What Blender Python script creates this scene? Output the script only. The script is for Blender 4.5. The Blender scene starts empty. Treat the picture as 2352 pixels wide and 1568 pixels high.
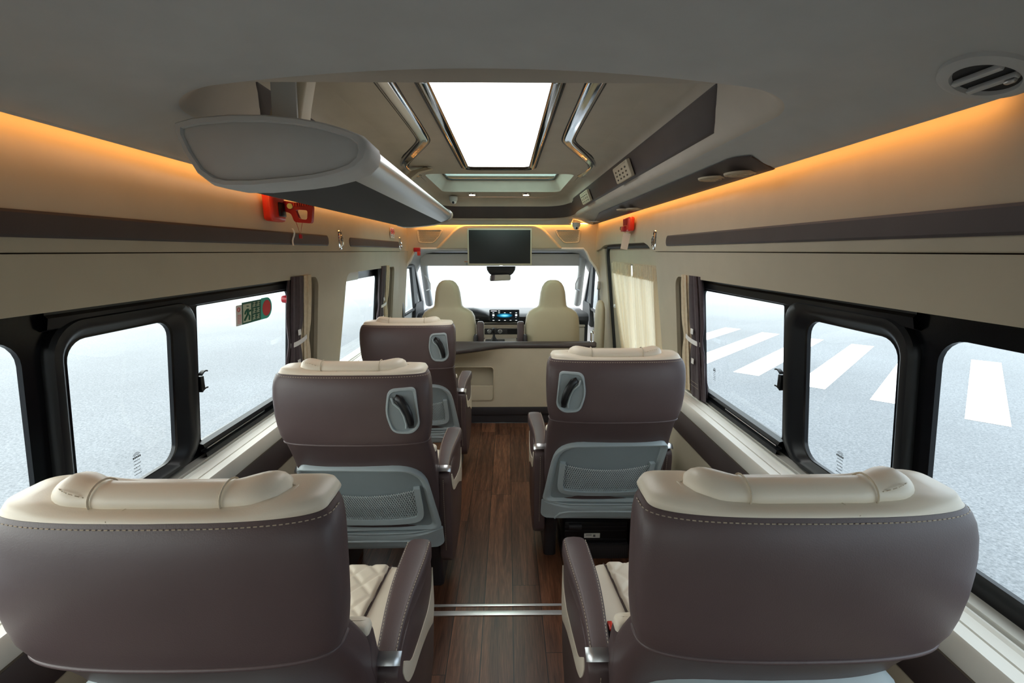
import bpy, bmesh, math, random
from mathutils import Vector, Matrix
random.seed(7)
PI = math.pi
SC = bpy.context.scene
COL = SC.collection

# ---------------------------------------------------------------- camera, sky, exposure
cam_d = bpy.data.cameras.new('camera'); cam = bpy.data.objects.new('camera', cam_d); COL.objects.link(cam)
cam_d.sensor_width = 36.0; cam_d.lens = 1045.0 / 2352 * 36; cam_d.clip_start = 0.02; cam_d.clip_end = 400
cam.location = (0.05, 0, 1.45)
cam.rotation_euler = (math.radians(90 - 11.2572), 0, math.radians(-0.5915))
SC.camera = cam

world = bpy.data.worlds.new('sky'); SC.world = world; world.use_nodes = True
bg = world.node_tree.nodes['Background']
# overcast sky, brighter towards the exit-sticker side
bg.inputs['Strength'].default_value = 5.5
_nt = world.node_tree; _tc = _nt.nodes.new('ShaderNodeTexCoord'); _sx = _nt.nodes.new('ShaderNodeSeparateXYZ'); _mr = _nt.nodes.new('ShaderNodeMapRange'); _mx = _nt.nodes.new('ShaderNodeMixRGB')
_nt.links.new(_tc.outputs['Generated'], _sx.inputs[0]); _nt.links.new(_sx.outputs['X'], _mr.inputs['Value'])
_mr.inputs['From Min'].default_value = -1; _mr.inputs['From Max'].default_value = 1
_mx.inputs[1].default_value = (1.32, 1.30, 1.24, 1); _mx.inputs[2].default_value = (.46, .53, .62, 1)
_nt.links.new(_mr.outputs[0], _mx.inputs['Fac']); _nt.links.new(_mx.outputs[0], bg.inputs['Color'])
SC.view_settings.view_transform = 'Standard'; SC.view_settings.look = 'None'
SC.view_settings.gamma = 1; SC.view_settings.use_curve_mapping = False
SC.view_settings.exposure = -0.3
SC.cycles.max_bounces = 12; SC.cycles.diffuse_bounces = 6; SC.cycles.transparent_max_bounces = 12
SC.cycles.caustics_reflective = False; SC.cycles.caustics_refractive = False
SC.cycles.sample_clamp_indirect = 6

# ---------------------------------------------------------------- materials
def mat(name, col, rough=0.5, metal=0.0, spec=0.5, emit=None, estr=0.0, coat=0.0, sheen=0.0):
    m = bpy.data.materials.new(name); m.use_nodes = True
    b = m.node_tree.nodes['Principled BSDF']
    b.inputs['Base Color'].default_value = (*col, 1); b.inputs['Roughness'].default_value = rough
    b.inputs['Metallic'].default_value = metal; b.inputs['Specular IOR Level'].default_value = spec
    if coat: b.inputs['Coat Weight'].default_value = coat; b.inputs['Coat Roughness'].default_value = 0.08
    if sheen: b.inputs['Sheen Weight'].default_value = sheen
    if emit: b.inputs['Emission Color'].default_value = (*emit, 1); b.inputs['Emission Strength'].default_value = estr
    return m

def grain(m, scale=300, strength=0.08, dist=0.001, var=0.06, vscale=None, kind='noise'):
    nt = m.node_tree; b = nt.nodes['Principled BSDF']
    tc = nt.nodes.new('ShaderNodeTexCoord')
    if kind == 'voronoi':
        n = nt.nodes.new('ShaderNodeTexVoronoi'); out = n.outputs['Distance']
    else:
        n = nt.nodes.new('ShaderNodeTexNoise'); n.inputs['Detail'].default_value = 3; out = n.outputs['Fac']
    n.inputs['Scale'].default_value = scale; nt.links.new(tc.outputs['Object'], n.inputs['Vector'])
    bp = nt.nodes.new('ShaderNodeBump'); bp.inputs['Strength'].default_value = strength; bp.inputs['Distance'].default_value = dist
    nt.links.new(out, bp.inputs['Height']); nt.links.new(bp.outputs['Normal'], b.inputs['Normal'])
    if var:
        n2 = nt.nodes.new('ShaderNodeTexNoise'); n2.inputs['Scale'].default_value = vscale or 9; n2.inputs['Detail'].default_value = 4
        nt.links.new(tc.outputs['Object'], n2.inputs['Vector'])
        r = nt.nodes.new('ShaderNodeValToRGB'); c = b.inputs['Base Color'].default_value
        r.color_ramp.elements[0].position = .3; r.color_ramp.elements[1].position = .7
        r.color_ramp.elements[0].color = (c[0]*(1-var), c[1]*(1-var), c[2]*(1-var), 1)
        r.color_ramp.elements[1].color = (c[0]*(1+var), c[1]*(1+var), c[2]*(1+var), 1)
        nt.links.new(n2.outputs['Fac'], r.inputs['Fac']); nt.links.new(r.outputs['Color'], b.inputs['Base Color'])
    return m

M = {}
M['wall'] = grain(mat('wall_beige', (.52, .462, .352), .62, spec=.3), 260, .05, .0006, .03)
M['panel'] = grain(mat('panel_beige', (.52, .460, .346), .55, spec=.35), 260, .05, .0006, .03)
M['ledge'] = grain(mat('ledge_cream', (.64, .63, .58), .42, spec=.4), 260, .05, .0005, .02)
M['headliner'] = grain(mat('headliner', (.55, .57, .575), .75, spec=.25), 600, .12, .0006, .04)
M['recess'] = grain(mat('recess_liner', (.56, .52, .46), .6, spec=.35), 500, .08, .0006, .04)
M['band'] = grain(mat('brown_trim', (.060, .046, .046), .5, spec=.4), 500, .15, .0005, .08)
M['leather_brown'] = grain(mat('leather_brown', (.088, .061, .062), .42, spec=.42), 420, .22, .0005, .05, 7, 'voronoi')
M['leather_cab'] = grain(mat('leather_cab', (.50, .43, .30), .45, spec=.35), 420, .15, .0004, .03, 7, 'voronoi')
M['leather_beige'] = grain(mat('leather_beige', (.74, .672, .55), .40, spec=.42), 420, .15, .0004, .03, 7, 'voronoi')
M['shell'] = grain(mat('shell_grey', (.36, .42, .44), .38, spec=.45), 700, .1, .0003, .03)
M['shell_in'] = grain(mat('shell_inner_grey', (.245, .292, .308), .45, spec=.4), 700, .1, .0003, .03)
M['net'] = mat('net', (.55, .62, .63), .6)
M['rack_cloth'] = grain(mat('rack_cloth', (.022, .022, .024), .7), 500, .2, .0005, .1)
M['plinth'] = grain(mat('plinth_dark', (.028, .026, .030), .5), 400, .1, .0005, .1)
M['black'] = mat('black_plastic', (.007, .008, .010), .34, spec=.4)
M['black_frit'] = mat('black_frit', (.003, .0035, .005), .22, spec=.3)
M['rubber'] = mat('rubber', (.012, .012, .012), .6)
M['chrome'] = mat('chrome', (.80, .81, .83), .05, 1.0)
M['chrome_trim'] = mat('chrome_trim', (.50, .51, .53), .06, 1.0)
M['chrome_dark'] = mat('chrome_dark', (.20, .18, .16), .05, 1.0)
M['silver'] = mat('silver_satin', (.55, .56, .57), .34, 1.0)
M['alu'] = mat('alu_strip', (.86, .86, .85), .35, .6)
M['stitch'] = mat('stitch_cream', (.46, .39, .30), .8)
M['stitch_dark'] = mat('stitch_beige', (.52, .45, .34), .8)
M['seam'] = mat('seam_dark', (.10, .08, .06), .8)
M['red'] = mat('red_plastic', (.75, .035, .015), .3, spec=.5, coat=.3)
M['red_dark'] = mat('red_dark', (.45, .01, .02), .35)
M['white'] = mat('white_plain', (.82, .82, .80), .5)
M['paper'] = mat('paper', (.80, .79, .74), .7)
M['yellow'] = mat('pale_green_tag', (.70, .78, .30), .5)
M['curt_beige'] = grain(mat('curtain_beige', (.66, .56, .40), .8, spec=.2, sheen=.2), 500, .3, .001, .08, 60)
M['curt_brown'] = grain(mat('curtain_brown', (.062, .045, .052), .8, spec=.2, sheen=.2), 500, .3, .001, .15, 60)
M['grey_light'] = mat('cab_grey', (.78, .79, .79), .6)
M['grey_visor'] = mat('visor_grey', (.78, .77, .75), .8)
M['dash'] = grain(mat('dash_dark', (.030, .032, .036), .45), 500, .2, .0005, .1)
M['dash_beige'] = mat('dash_beige', (.55, .50, .42), .5)
M['tv_black'] = mat('tv_screen', (.016, .017, .018), .42, spec=.4)
M['led_warm'] = mat('led_warm', (1, .55, .2), .5, emit=(1.0, .42, .10), estr=26)
M['led_warm_front'] = mat('led_warm_front', (1, .55, .2), .5, emit=(1.0, .42, .10), estr=46)
M['led_white'] = mat('led_panel', (1, 1, 1), .5, emit=(1.0, .99, .97), estr=7.0)
M['spot_emit'] = mat('spot_light', (1, .9, .7), .5, emit=(1.0, .86, .62), estr=14)
M['mirror'] = mat('mirror_glass', (.8, .82, .82), .03, 1.0)
M['sticker_green'] = mat('sticker_green', (.010, .13, .07), .4)
M['sticker_pale'] = mat('sticker_pale', (.62, .68, .50), .4)
M['sticker_teal'] = mat('sticker_teal', (.05, .55, .42), .4)
M['sticker_red'] = mat('sticker_red', (.80, .07, .07), .4)
M['marking_grey'] = mat('marking_grey', (.10, .11, .12), .5)
M['body'] = mat('van_body', (.55, .56, .57), .4)

# translucent curtains
def translucent(name, col):
    m = mat(name, col, .8, spec=.15); nt = m.node_tree; b = nt.nodes['Principled BSDF']; out = nt.nodes['Material Output']
    t = nt.nodes.new('ShaderNodeBsdfTranslucent'); t.inputs['Color'].default_value = (*[min(1, c*1.15) for c in col], 1)
    mx = nt.nodes.new('ShaderNodeMixShader'); mx.inputs['Fac'].default_value = .5
    nt.links.new(b.outputs[0], mx.inputs[1]); nt.links.new(t.outputs[0], mx.inputs[2]); nt.links.new(mx.outputs[0], out.inputs['Surface'])
    return m
M['curt_sheer'] = translucent('curtain_sheer', (.84, .75, .58))

def glass(name, tint=(.93, .97, .97), refl=.06):
    m = bpy.data.materials.new(name); m.use_nodes = True; nt = m.node_tree; nt.nodes.clear()
    out = nt.nodes.new('ShaderNodeOutputMaterial'); tr = nt.nodes.new('ShaderNodeBsdfTransparent'); gl = nt.nodes.new('ShaderNodeBsdfGlossy')
    tr.inputs['Color'].default_value = (*tint, 1); gl.inputs['Roughness'].default_value = .02
    fr = nt.nodes.new('ShaderNodeLayerWeight'); fr.inputs['Blend'].default_value = .5
    pw = nt.nodes.new('ShaderNodeMath'); pw.operation = 'POWER'; nt.links.new(fr.outputs['Facing'], pw.inputs[0]); pw.inputs[1].default_value = 5
    ma = nt.nodes.new('ShaderNodeMath'); ma.operation = 'MULTIPLY_ADD'; nt.links.new(pw.outputs[0], ma.inputs[0]); ma.inputs[1].default_value = .5; ma.inputs[2].default_value = .018
    mx = nt.nodes.new('ShaderNodeMixShader'); nt.links.new(ma.outputs[0], mx.inputs['Fac'])
    nt.links.new(tr.outputs[0], mx.inputs[1]); nt.links.new(gl.outputs[0], mx.inputs[2]); nt.links.new(mx.outputs[0], out.inputs['Surface'])
    return m
M['glass'] = glass('window_glass')
M['glass_green'] = glass('hatch_glass', (.78, .92, .86))

def wood_floor():
    m = mat('wood_floor', (.1, .05, .03), .32, spec=.4); nt = m.node_tree; b = nt.nodes['Principled BSDF']; L = nt.links.new
    tc = nt.nodes.new('ShaderNodeTexCoord'); sp = nt.nodes.new('ShaderNodeSeparateXYZ'); L(tc.outputs['Object'], sp.inputs[0])
    def mth(op, a, bb):
        n = nt.nodes.new('ShaderNodeMath'); n.operation = op
        for i, v in enumerate((a, bb)):
            if v is None: continue
            if isinstance(v, (int, float)): n.inputs[i].default_value = v
            else: L(v, n.inputs[i])
        return n.outputs[0]
    row = mth('FLOOR', mth('DIVIDE', mth('ADD', sp.outputs['X'], .049), .119), None)
    wn = nt.nodes.new('ShaderNodeTexWhiteNoise'); wn.noise_dimensions = '1D'; L(row, wn.inputs['W'])
    yy = mth('ADD', mth('DIVIDE', sp.outputs['Y'], .92), mth('MULTIPLY', wn.outputs['Value'], 7.3))
    seg = mth('FLOOR', yy, None)
    cmb = nt.nodes.new('ShaderNodeCombineXYZ'); L(row, cmb.inputs[0]); L(seg, cmb.inputs[1])
    wn2 = nt.nodes.new('ShaderNodeTexWhiteNoise'); wn2.noise_dimensions = '3D'; L(cmb.outputs[0], wn2.inputs['Vector'])
    # grain, shifted per plank
    mp = nt.nodes.new('ShaderNodeVectorMath'); mp.operation = 'ADD'; L(tc.outputs['Object'], mp.inputs[0])
    sc = nt.nodes.new('ShaderNodeVectorMath'); sc.operation = 'SCALE'; L(wn2.outputs['Color'], sc.inputs[0]); sc.inputs['Scale'].default_value = 9
    L(sc.outputs[0], mp.inputs[1])
    mp2 = nt.nodes.new('ShaderNodeMapping'); mp2.inputs['Scale'].default_value = (26, 1.6, 1); L(mp.outputs[0], mp2.inputs['Vector'])
    n1 = nt.nodes.new('ShaderNodeTexNoise'); n1.inputs['Scale'].default_value = 1.0; n1.inputs['Detail'].default_value = 6; n1.inputs['Distortion'].default_value = 1.6
    L(mp2.outputs[0], n1.inputs['Vector'])
    mp3 = nt.nodes.new('ShaderNodeMapping'); mp3.inputs['Scale'].default_value = (420, 16, 1); L(mp.outputs[0], mp3.inputs['Vector'])
    n2 = nt.nodes.new('ShaderNodeTexNoise'); n2.inputs['Scale'].default_value = 1.0; n2.inputs['Detail'].default_value = 3; L(mp3.outputs[0], n2.inputs['Vector'])
    r1 = nt.nodes.new('ShaderNodeValToRGB'); e = r1.color_ramp.elements
    e[0].position = .32; e[0].color = (.078, .033, .019, 1); e[1].position = .72; e[1].color = (.225, .100, .055, 1)
    L(n1.outputs['Fac'], r1.inputs['Fac'])
    r2 = nt.nodes.new('ShaderNodeValToRGB'); e = r2.color_ramp.elements
    e[0].position = .35; e[0].color = (.62, .62, .62, 1); e[1].position = .65; e[1].color = (1.15, 1.15, 1.15, 1)
    L(n2.outputs['Fac'], r2.inputs['Fac'])
    mul = nt.nodes.new('ShaderNodeMixRGB'); mul.blend_type = 'MULTIPLY'; mul.inputs['Fac'].default_value = 1
    L(r1.outputs[0], mul.inputs[1]); L(r2.outputs[0], mul.inputs[2])
    r3 = nt.nodes.new('ShaderNodeValToRGB'); e = r3.color_ramp.elements
    e[0].color = (.62, .60, .62, 1); e[1].color = (1.25, 1.2, 1.15, 1); L(wn2.outputs['Value'], r3.inputs['Fac'])
    mul2 = nt.nodes.new('ShaderNodeMixRGB'); mul2.blend_type = 'MULTIPLY'; mul2.inputs['Fac'].default_value = 1
    L(mul.outputs[0], mul2.inputs[1]); L(r3.outputs[0], mul2.inputs[2])
    # joints
    fx = mth('FRACT', mth('DIVIDE', mth('ADD', sp.outputs['X'], .049), .119), None)
    gx = mth('LESS_THAN', mth('MINIMUM', fx, mth('SUBTRACT', 1.0, fx)), .014)
    fy = mth('FRACT', yy, None)
    gy = mth('LESS_THAN', mth('MINIMUM', fy, mth('SUBTRACT', 1.0, fy)), .0012)
    g = mth('MAXIMUM', gx, gy)
    mx = nt.nodes.new('ShaderNodeMixRGB'); L(g, mx.inputs['Fac']); L(mul2.outputs[0], mx.inputs[1]); mx.inputs[2].default_value = (.012, .008, .006, 1)
    L(mx.outputs[0], b.inputs['Base Color'])
    bp = nt.nodes.new('ShaderNodeBump'); bp.inputs['Strength'].default_value = .12; bp.inputs['Distance'].default_value = .001
    L(n2.outputs['Fac'], bp.inputs['Height']); L(bp.outputs[0], b.inputs['Normal'])
    return m
M['wood'] = wood_floor()

def asphalt():
    m = mat('asphalt', (.2, .2, .2), .65, spec=.3); nt = m.node_tree; b = nt.nodes['Principled BSDF']; L = nt.links.new
    tc = nt.nodes.new('ShaderNodeTexCoord')
    n1 = nt.nodes.new('ShaderNodeTexNoise'); n1.inputs['Scale'].default_value = 42; n1.inputs['Detail'].default_value = 4; n1.inputs['Roughness'].default_value = .8
    n2 = nt.nodes.new('ShaderNodeTexNoise'); n2.inputs['Scale'].default_value = .5; n2.inputs['Detail'].default_value = 5
    L(tc.outputs['Object'], n1.inputs['Vector']); L(tc.outputs['Object'], n2.inputs['Vector'])
    r = nt.nodes.new('ShaderNodeValToRGB'); e = r.color_ramp.elements
    e[0].position = .3; e[0].color = (.080, .088, .098, 1); e[1].position = .70; e[1].color = (.235, .250, .270, 1)
    L(n1.outputs['Fac'], r.inputs['Fac'])
    r2 = nt.nodes.new('ShaderNodeValToRGB'); e = r2.color_ramp.elements
    e[0].position = .3; e[0].color = (.88, .88, .88, 1); e[1].position = .7; e[1].color = (1.1, 1.1, 1.1, 1)
    L(n2.outputs['Fac'], r2.inputs['Fac'])
    mu = nt.nodes.new('ShaderNodeMixRGB'); mu.blend_type = 'MULTIPLY'; mu.inputs['Fac'].default_value = 1
    L(r.outputs[0], mu.inputs[1]); L(r2.outputs[0], mu.inputs[2]); L(mu.outputs[0], b.inputs['Base Color'])
    # glare of the far ground painted into the colour: asphalt pales away from the van
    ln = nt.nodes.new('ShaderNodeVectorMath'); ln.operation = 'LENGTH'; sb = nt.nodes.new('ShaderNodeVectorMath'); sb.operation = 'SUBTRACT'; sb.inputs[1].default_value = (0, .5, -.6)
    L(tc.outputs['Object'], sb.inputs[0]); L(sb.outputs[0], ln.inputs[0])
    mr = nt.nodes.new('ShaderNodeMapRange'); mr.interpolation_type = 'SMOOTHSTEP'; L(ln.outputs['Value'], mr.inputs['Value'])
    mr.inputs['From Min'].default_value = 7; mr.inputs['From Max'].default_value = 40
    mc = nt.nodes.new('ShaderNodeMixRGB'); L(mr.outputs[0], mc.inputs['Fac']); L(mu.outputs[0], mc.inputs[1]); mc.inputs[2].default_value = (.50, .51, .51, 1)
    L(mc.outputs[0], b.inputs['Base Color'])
    bp = nt.nodes.new('ShaderNodeBump'); bp.inputs['Strength'].default_value = .25; bp.inputs['Distance'].default_value = .004
    L(n1.outputs['Fac'], bp.inputs['Height']); L(bp.outputs[0], b.inputs['Normal'])
    return m
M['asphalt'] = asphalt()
M['concrete'] = grain(mat('pale_concrete', (.62, .62, .60), .6), 30, .2, .003, .06, 1)
M['road_white'] = grain(mat('road_paint', (.80, .80, .80), .6), 60, .2, .002, .05, 4)

# ---------------------------------------------------------------- mesh helpers
def finish(bm, name, m, parent=None, ang=38, sharp=True):
    bmesh.ops.remove_doubles(bm, verts=bm.verts, dist=1e-6)
    bmesh.ops.recalc_face_normals(bm, faces=bm.faces)
    for f in bm.faces: f.smooth = True
    if sharp:
        for e in bm.edges:
            if len(e.link_faces) == 2:
                if e.calc_face_angle(0) > math.radians(ang): e.smooth = False
    me = bpy.data.meshes.new(name); bm.to_mesh(me); bm.free()
    if m is not None: me.materials.append(m)
    o = bpy.data.objects.new(name, me); COL.objects.link(o)
    if parent is not None: o.parent = parent
    return o

def tag(o, label=None, cat=None, group=None, kind=None):
    if label: o['label'] = label
    if cat: o['category'] = cat
    if group: o['group'] = group
    if kind: o['kind'] = kind
    return o

def empty(name, loc=(0, 0, 0), rz=0, **k):
    o = bpy.data.objects.new(name, None); COL.objects.link(o); o.location = loc; o.rotation_euler = (0, 0, rz); o.empty_display_size = .05
    tag(o, **k); return o

def box(bm, x0, x1, y0, y1, z0, z1, r=0, seg=2):
    vs = [bm.verts.new((x, y, z)) for x in (x0, x1) for y in (y0, y1) for z in (z0, z1)]
    fs = []
    for q in ((0, 1, 3, 2), (4, 6, 7, 5), (0, 4, 5, 1), (2, 3, 7, 6), (0, 2, 6, 4), (1, 5, 7, 3)):
        fs.append(bm.faces.new([vs[i] for i in q]))
    if r:
        es = set(e for f in fs for e in f.edges)
        bmesh.ops.bevel(bm, geom=list(es), offset=r, segments=seg, affect='EDGES', profile=.5)
    return vs

def rrect(x0, x1, y0, y1, r, n=5):
    if isinstance(r, (int, float)): r = [r] * 4
    cs = [(x0 + r[0], y0 + r[0], PI, r[0]), (x1 - r[1], y0 + r[1], 1.5 * PI, r[1]), (x1 - r[2], y1 - r[2], 0, r[2]), (x0 + r[3], y1 - r[3], .5 * PI, r[3])]
    pts = []
    for cx, cy, a, rr in cs:
        for i in range(n + 1):
            t = a + PI / 2 * i / n; pts.append((cx + rr * math.cos(t), cy + rr * math.sin(t)))
    return pts

def rpoly(pts, r, n=5):
    """polygon with rounded corners; r number or list"""
    out = []; N = len(pts)
    for i, p in enumerate(pts):
        rr = r[i] if isinstance(r, (list, tuple)) else r
        a = Vector(pts[i - 1]) ; b = Vector(p); c = Vector(pts[(i + 1) % N])
        u = (a - b); v = (c - b); rr = min(rr, u.length * .48, v.length * .48); u.normalize(); v.normalize()
        p0 = b + u * rr; p1 = b + v * rr
        for k in range(n + 1):
            t = k / n; out.append(tuple(p0 * (1 - t) ** 2 + b * 2 * t * (1 - t) + p1 * t * t))
    return out

def sheet(bm, outer, holes, fn, off=None):
    """fill outline with holes, map (u,v)->3D by fn, thicken by off(u,v)->Vector"""
    b2 = bmesh.new(); es = []
    for loop in [outer] + list(holes):
        vs = [b2.verts.new((p[0], p[1], 0)) for p in loop]
        for i in range(len(vs)): es.append(b2.edges.new((vs[i - 1], vs[i])))
    bmesh.ops.triangle_fill(b2, use_beauty=True, use_dissolve=False, edges=es)
    idx = {}
    for v in b2.verts: idx[v] = bm.verts.new(fn(v.co.x, v.co.y))
    for f in b2.faces: bm.faces.new([idx[v] for v in f.verts])
    if off:
        id2 = {}
        for v in b2.verts:
            id2[v] = bm.verts.new(Vector(fn(v.co.x, v.co.y)) + Vector(off(v.co.x, v.co.y) if callable(off) else off))
        for f in b2.faces: bm.faces.new([id2[v] for v in reversed(f.verts)])
        for e in b2.edges:
            if len(e.link_faces) == 1:
                a, c = e.verts; bm.faces.new([idx[a], idx[c], id2[c], id2[a]])
    b2.free()

def loft(bm, rings, closed=True, cap0=True, cap1=True):
    R = [[bm.verts.new(p) for p in r] for r in rings]
    n = len(R[0])
    for a, b in zip(R[:-1], R[1:]):
        for i in range(n if closed else n - 1):
            j = (i + 1) % n
            try: bm.faces.new((a[i], a[j], b[j], b[i]))
            except ValueError: pass
    if closed and cap0: bm.faces.new(list(reversed(R[0])))
    if closed and cap1: bm.faces.new(R[-1])
    return R

def tube(bm, pts, r, n=8, closed=False, cap=True):
    pts = [Vector(p) for p in pts]; N = len(pts); rings = []
    up = None
    for i, p in enumerate(pts):
        if closed: d = pts[(i + 1) % N] - pts[i - 1]
        else: d = pts[min(i + 1, N - 1)] - pts[max(i - 1, 0)]
        d.normalize()
        if up is None:
            up = Vector((0, 0, 1)) if abs(d.z) < .9 else Vector((1, 0, 0))
        s = d.cross(up); s.normalize(); up = s.cross(d); up.normalize()
        rr = r[i] if isinstance(r, (list, tuple)) else r
        rings.append([p + s * math.cos(2 * PI * k / n) * rr + up * math.sin(2 * PI * k / n) * rr for k in range(n)])
    if closed: rings.append(rings[0])
    loft(bm, rings, True, cap and not closed, cap and not closed)

def dashes(bm, pts, r=.0011, dash=.0065, gap=.0045, lift=None):
    pts = [Vector(p) for p in pts]; d = 0; segs = []
    L = [0]
    for a, b in zip(pts[:-1], pts[1:]): L.append(L[-1] + (b - a).length)
    def at(s):
        for i in range(len(pts) - 1):
            if s <= L[i + 1]:
                t = (s - L[i]) / max(1e-9, L[i + 1] - L[i]); return pts[i].lerp(pts[i + 1], t)
        return pts[-1]
    while d + dash < L[-1]:
        a, b = at(d), at(d + dash); u = (b - a).normalized()
        s = u.cross(Vector((.3, .2, 1))).normalized() * r; w = u.cross(s).normalized() * r
        R = [[p + s, p + w, p - s, p - w] for p in (a, b)]
        loft(bm, R); d += dash + gap

def cyl(bm, c, r, h, axis='z', n=20, r2=None):
    c = Vector(c); r2 = r if r2 is None else r2; rings = []
    for k, (rr, t) in enumerate(((r, -h / 2), (r2, h / 2))):
        ring = []
        for i in range(n):
            a = 2 * PI * i / n; u, v = math.cos(a) * rr, math.sin(a) * rr
            ring.append(c + Vector({'z': (u, v, t), 'y': (u, t, v), 'x': (t, u, v)}[axis]))
        rings.append(ring)
    loft(bm, rings)

def smooth01(t): t = max(0, min(1, t)); return t * t * (3 - 2 * t)

def lerp_tab(tab, x):
    if x <= tab[0][0]: return tab[0][1]
    for (a, va), (b, vb) in zip(tab[:-1], tab[1:]):
        if x <= b: return va + (vb - va) * (x - a) / (b - a)
    return tab[-1][1]

Y0, Y1 = -1.15, 4.5            # rear wall, front opening of the saloon
SEAM, SHELF = 1.445, .735
# inner side panel below the seam, glass plane
def xin(z): return .91 + .10 * (SEAM - z)
def xgl(z): return .955 + .10 * (SEAM - z)
def xup(z): return .91 + .012 * ((z - SEAM) / .3) ** 2

# ---------------------------------------------------------------- ground outside
g = bmesh.new(); s = 160
vs = [g.verts.new(p) for p in ((-s, -s, -.6), (s, -s, -.6), (s, s, -.6), (-s, s, -.6))]; g.faces.new(vs)
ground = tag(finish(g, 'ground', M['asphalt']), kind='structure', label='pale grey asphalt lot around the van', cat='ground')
bm = bmesh.new()
u = Vector((.72, .694, 0)); v = Vector((-.62, .785, 0))
for k in range(-3, 9):
    c = Vector((5.73, 5.30, -.597)) + v * (.96 * k)
    w = Vector((.745, -.667, 0)) * .40
    q = [c, c + w, c + w + u * 4.5, c + u * 4.5]
    bm.faces.new([bm.verts.new(p) for p in q])
finish(bm, 'road_marking', M['road_white'], ground)

# ---------------------------------------------------------------- floor
bm = bmesh.new()
box(bm, -1.0, 1.0, Y0, 3.70, -.06, 0)
floor = tag(finish(bm, 'floor', M['wood']), kind='structure', label='dark brown wooden plank floor of the van', cat='floor')
bm = bmesh.new(); box(bm, -1.05, 1.05, 3.70, 5.9, -.10, -.02)
tag(finish(bm, 'floor', M['plinth']), kind='structure', label='dark floor of the driver cab', cat='floor')
for i, (a, b) in enumerate(((1.640, 1.652), (1.592, 1.616))):
    bm = bmesh.new(); box(bm, -.30, .32, a, b, 0, .004, .001)
    tag(finish(bm, 'trim_%d' % (i + 1), M['alu']), kind='structure', label='bright metal strip across the aisle floor', cat='trim')

# ---------------------------------------------------------------- low headliner + raised recess
RX = .685
def outline(inset, rr=.15, rf=.28):
    x0, x1, y0, y1 = -RX + inset, RX - inset, .985 + inset, 4.42 - inset * .9
    pts = []
    r1 = max(.03, rr - inset * .6); r2 = max(.03, rf - inset * .6)
    cs = [(x0 + r1, y0 + r1, PI, r1), (x1 - r1, y0 + r1, 1.5 * PI, r1), (x1 - r2, y1 - r2, 0, r2), (x0 + r2, y1 - r2, .5 * PI, r2)]
    K = []
    for cx, cy, a, r in cs:
        K.append([(cx + r * math.cos(a + PI / 2 * i / 36), cy + r * math.sin(a + PI / 2 * i / 36)) for i in range(37)])
    for i in range(4):
        pts += K[i]
        a = K[i][-1]; b = K[(i + 1) % 4][0]; n = 14 if i % 2 == 0 else 30
        for k in range(1, n): t = k / n; pts.append((a[0] + (b[0] - a[0]) * t, a[1] + (b[1] - a[1]) * t))
    return pts
def zlow(x, y):
    side = 1.80 - .09 * (x / .9) ** 2
    flat = 1.748 - .030 * max(0, (abs(x) - .66) / .2)
    t = smooth01((1.9 - y) / .9)
    return flat + (side - flat) * t if abs(x) < .66 else side * t + (1 - t) * min(flat, side)
EDGE = .862
def zedge(x, y):
    z = zlow(x, y)
    # falls to the light slot edge
    t = smooth01((abs(x) - .70) / (EDGE - .70)); return z * (1 - t) + 1.697 * t
ceil_root = empty('ceiling', kind='structure', label='grey headliner with raised recess along the van roof', cat='ceiling')
bm = bmesh.new()
# rear flat piece
nx, ny = 40, 16
G = [[bm.verts.new((-EDGE + 2 * EDGE * i / nx, Y0 + (.725 - Y0) * j / ny, zedge(-EDGE + 2 * EDGE * i / nx, Y0 + (.725 - Y0) * j / ny))) for i in range(nx + 1)] for j in range(ny + 1)]
for j in range(ny):
    for i in range(nx): bm.faces.new((G[j][i], G[j][i + 1], G[j + 1][i + 1], G[j + 1][i]))
B = [[bm.verts.new((-EDGE + 2 * EDGE * i / nx, y, zedge(-EDGE + 2 * EDGE * i / nx, y) + .003)) for i in range(nx + 1)] for y in (.60, .80)]
for i in range(nx): bm.faces.new((B[0][i], B[0][i + 1], B[1][i + 1], B[1][i]))
o0 = outline(0)
def outer_pt(p):
    cx = 0; x, y = p; cy0, cy1 = 1.135, 4.15
    if y < cy0:
        d = Vector((x, y - cy0)); 
        
        # ray from the inner corner centre outwards onto the rectangle
        ccx = max(-(RX - .15), min(RX - .15, x)); d = Vector((x - ccx, y - cy0))
        if d.length < 1e-6: return (x, .70)
        t1 = ((EDGE - abs(ccx)) / abs(d.x)) if abs(d.x) > 1e-6 else 1e9
        t2 = ((.70 - cy0) / d.y) if d.y < -1e-6 else 1e9
        t = min(t1, t2); return (ccx + d.x * t, cy0 + d.y * t)
    if y > cy1 - .01:
        ccx = max(-(RX - .28), min(RX - .28, x)); cc = 4.14; d = Vector((x - ccx, y - cc))
        if d.length < 1e-6: return (x, 4.47)
        t1 = ((EDGE - abs(ccx)) / abs(d.x)) if abs(d.x) > 1e-6 else 1e9
        t2 = ((4.47 - cc) / d.y) if d.y > 1e-6 else 1e9
        t = min(t1, t2); return (ccx + d.x * t, cc + d.y * t)
    return (EDGE if x > 0 else -EDGE, y)
rings = []
for t in (0, .02, .05, .12, .2, .3, .4, .5, .6, .7, .8, .9, 1.0):
    ring = []
    for p in o0:
        q = outer_pt(p); x = p[0] + (q[0] - p[0]) * t; y = p[1] + (q[1] - p[1]) * t
        z = zedge(x, y) + (.003 * (1 - min(1, t * 6)) ** 2)
        if y > 3.9: z = z * (1 - smooth01((y - 3.9) / .5)) + (1.748 - (.056 * smooth01((y - 4.38) / .09))) * smooth01((y - 3.9) / .5) if abs(x) < .66 else z - .0 
        ring.append((x, y, z))
    rings.append(ring)
def zr(p, base): return base
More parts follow.
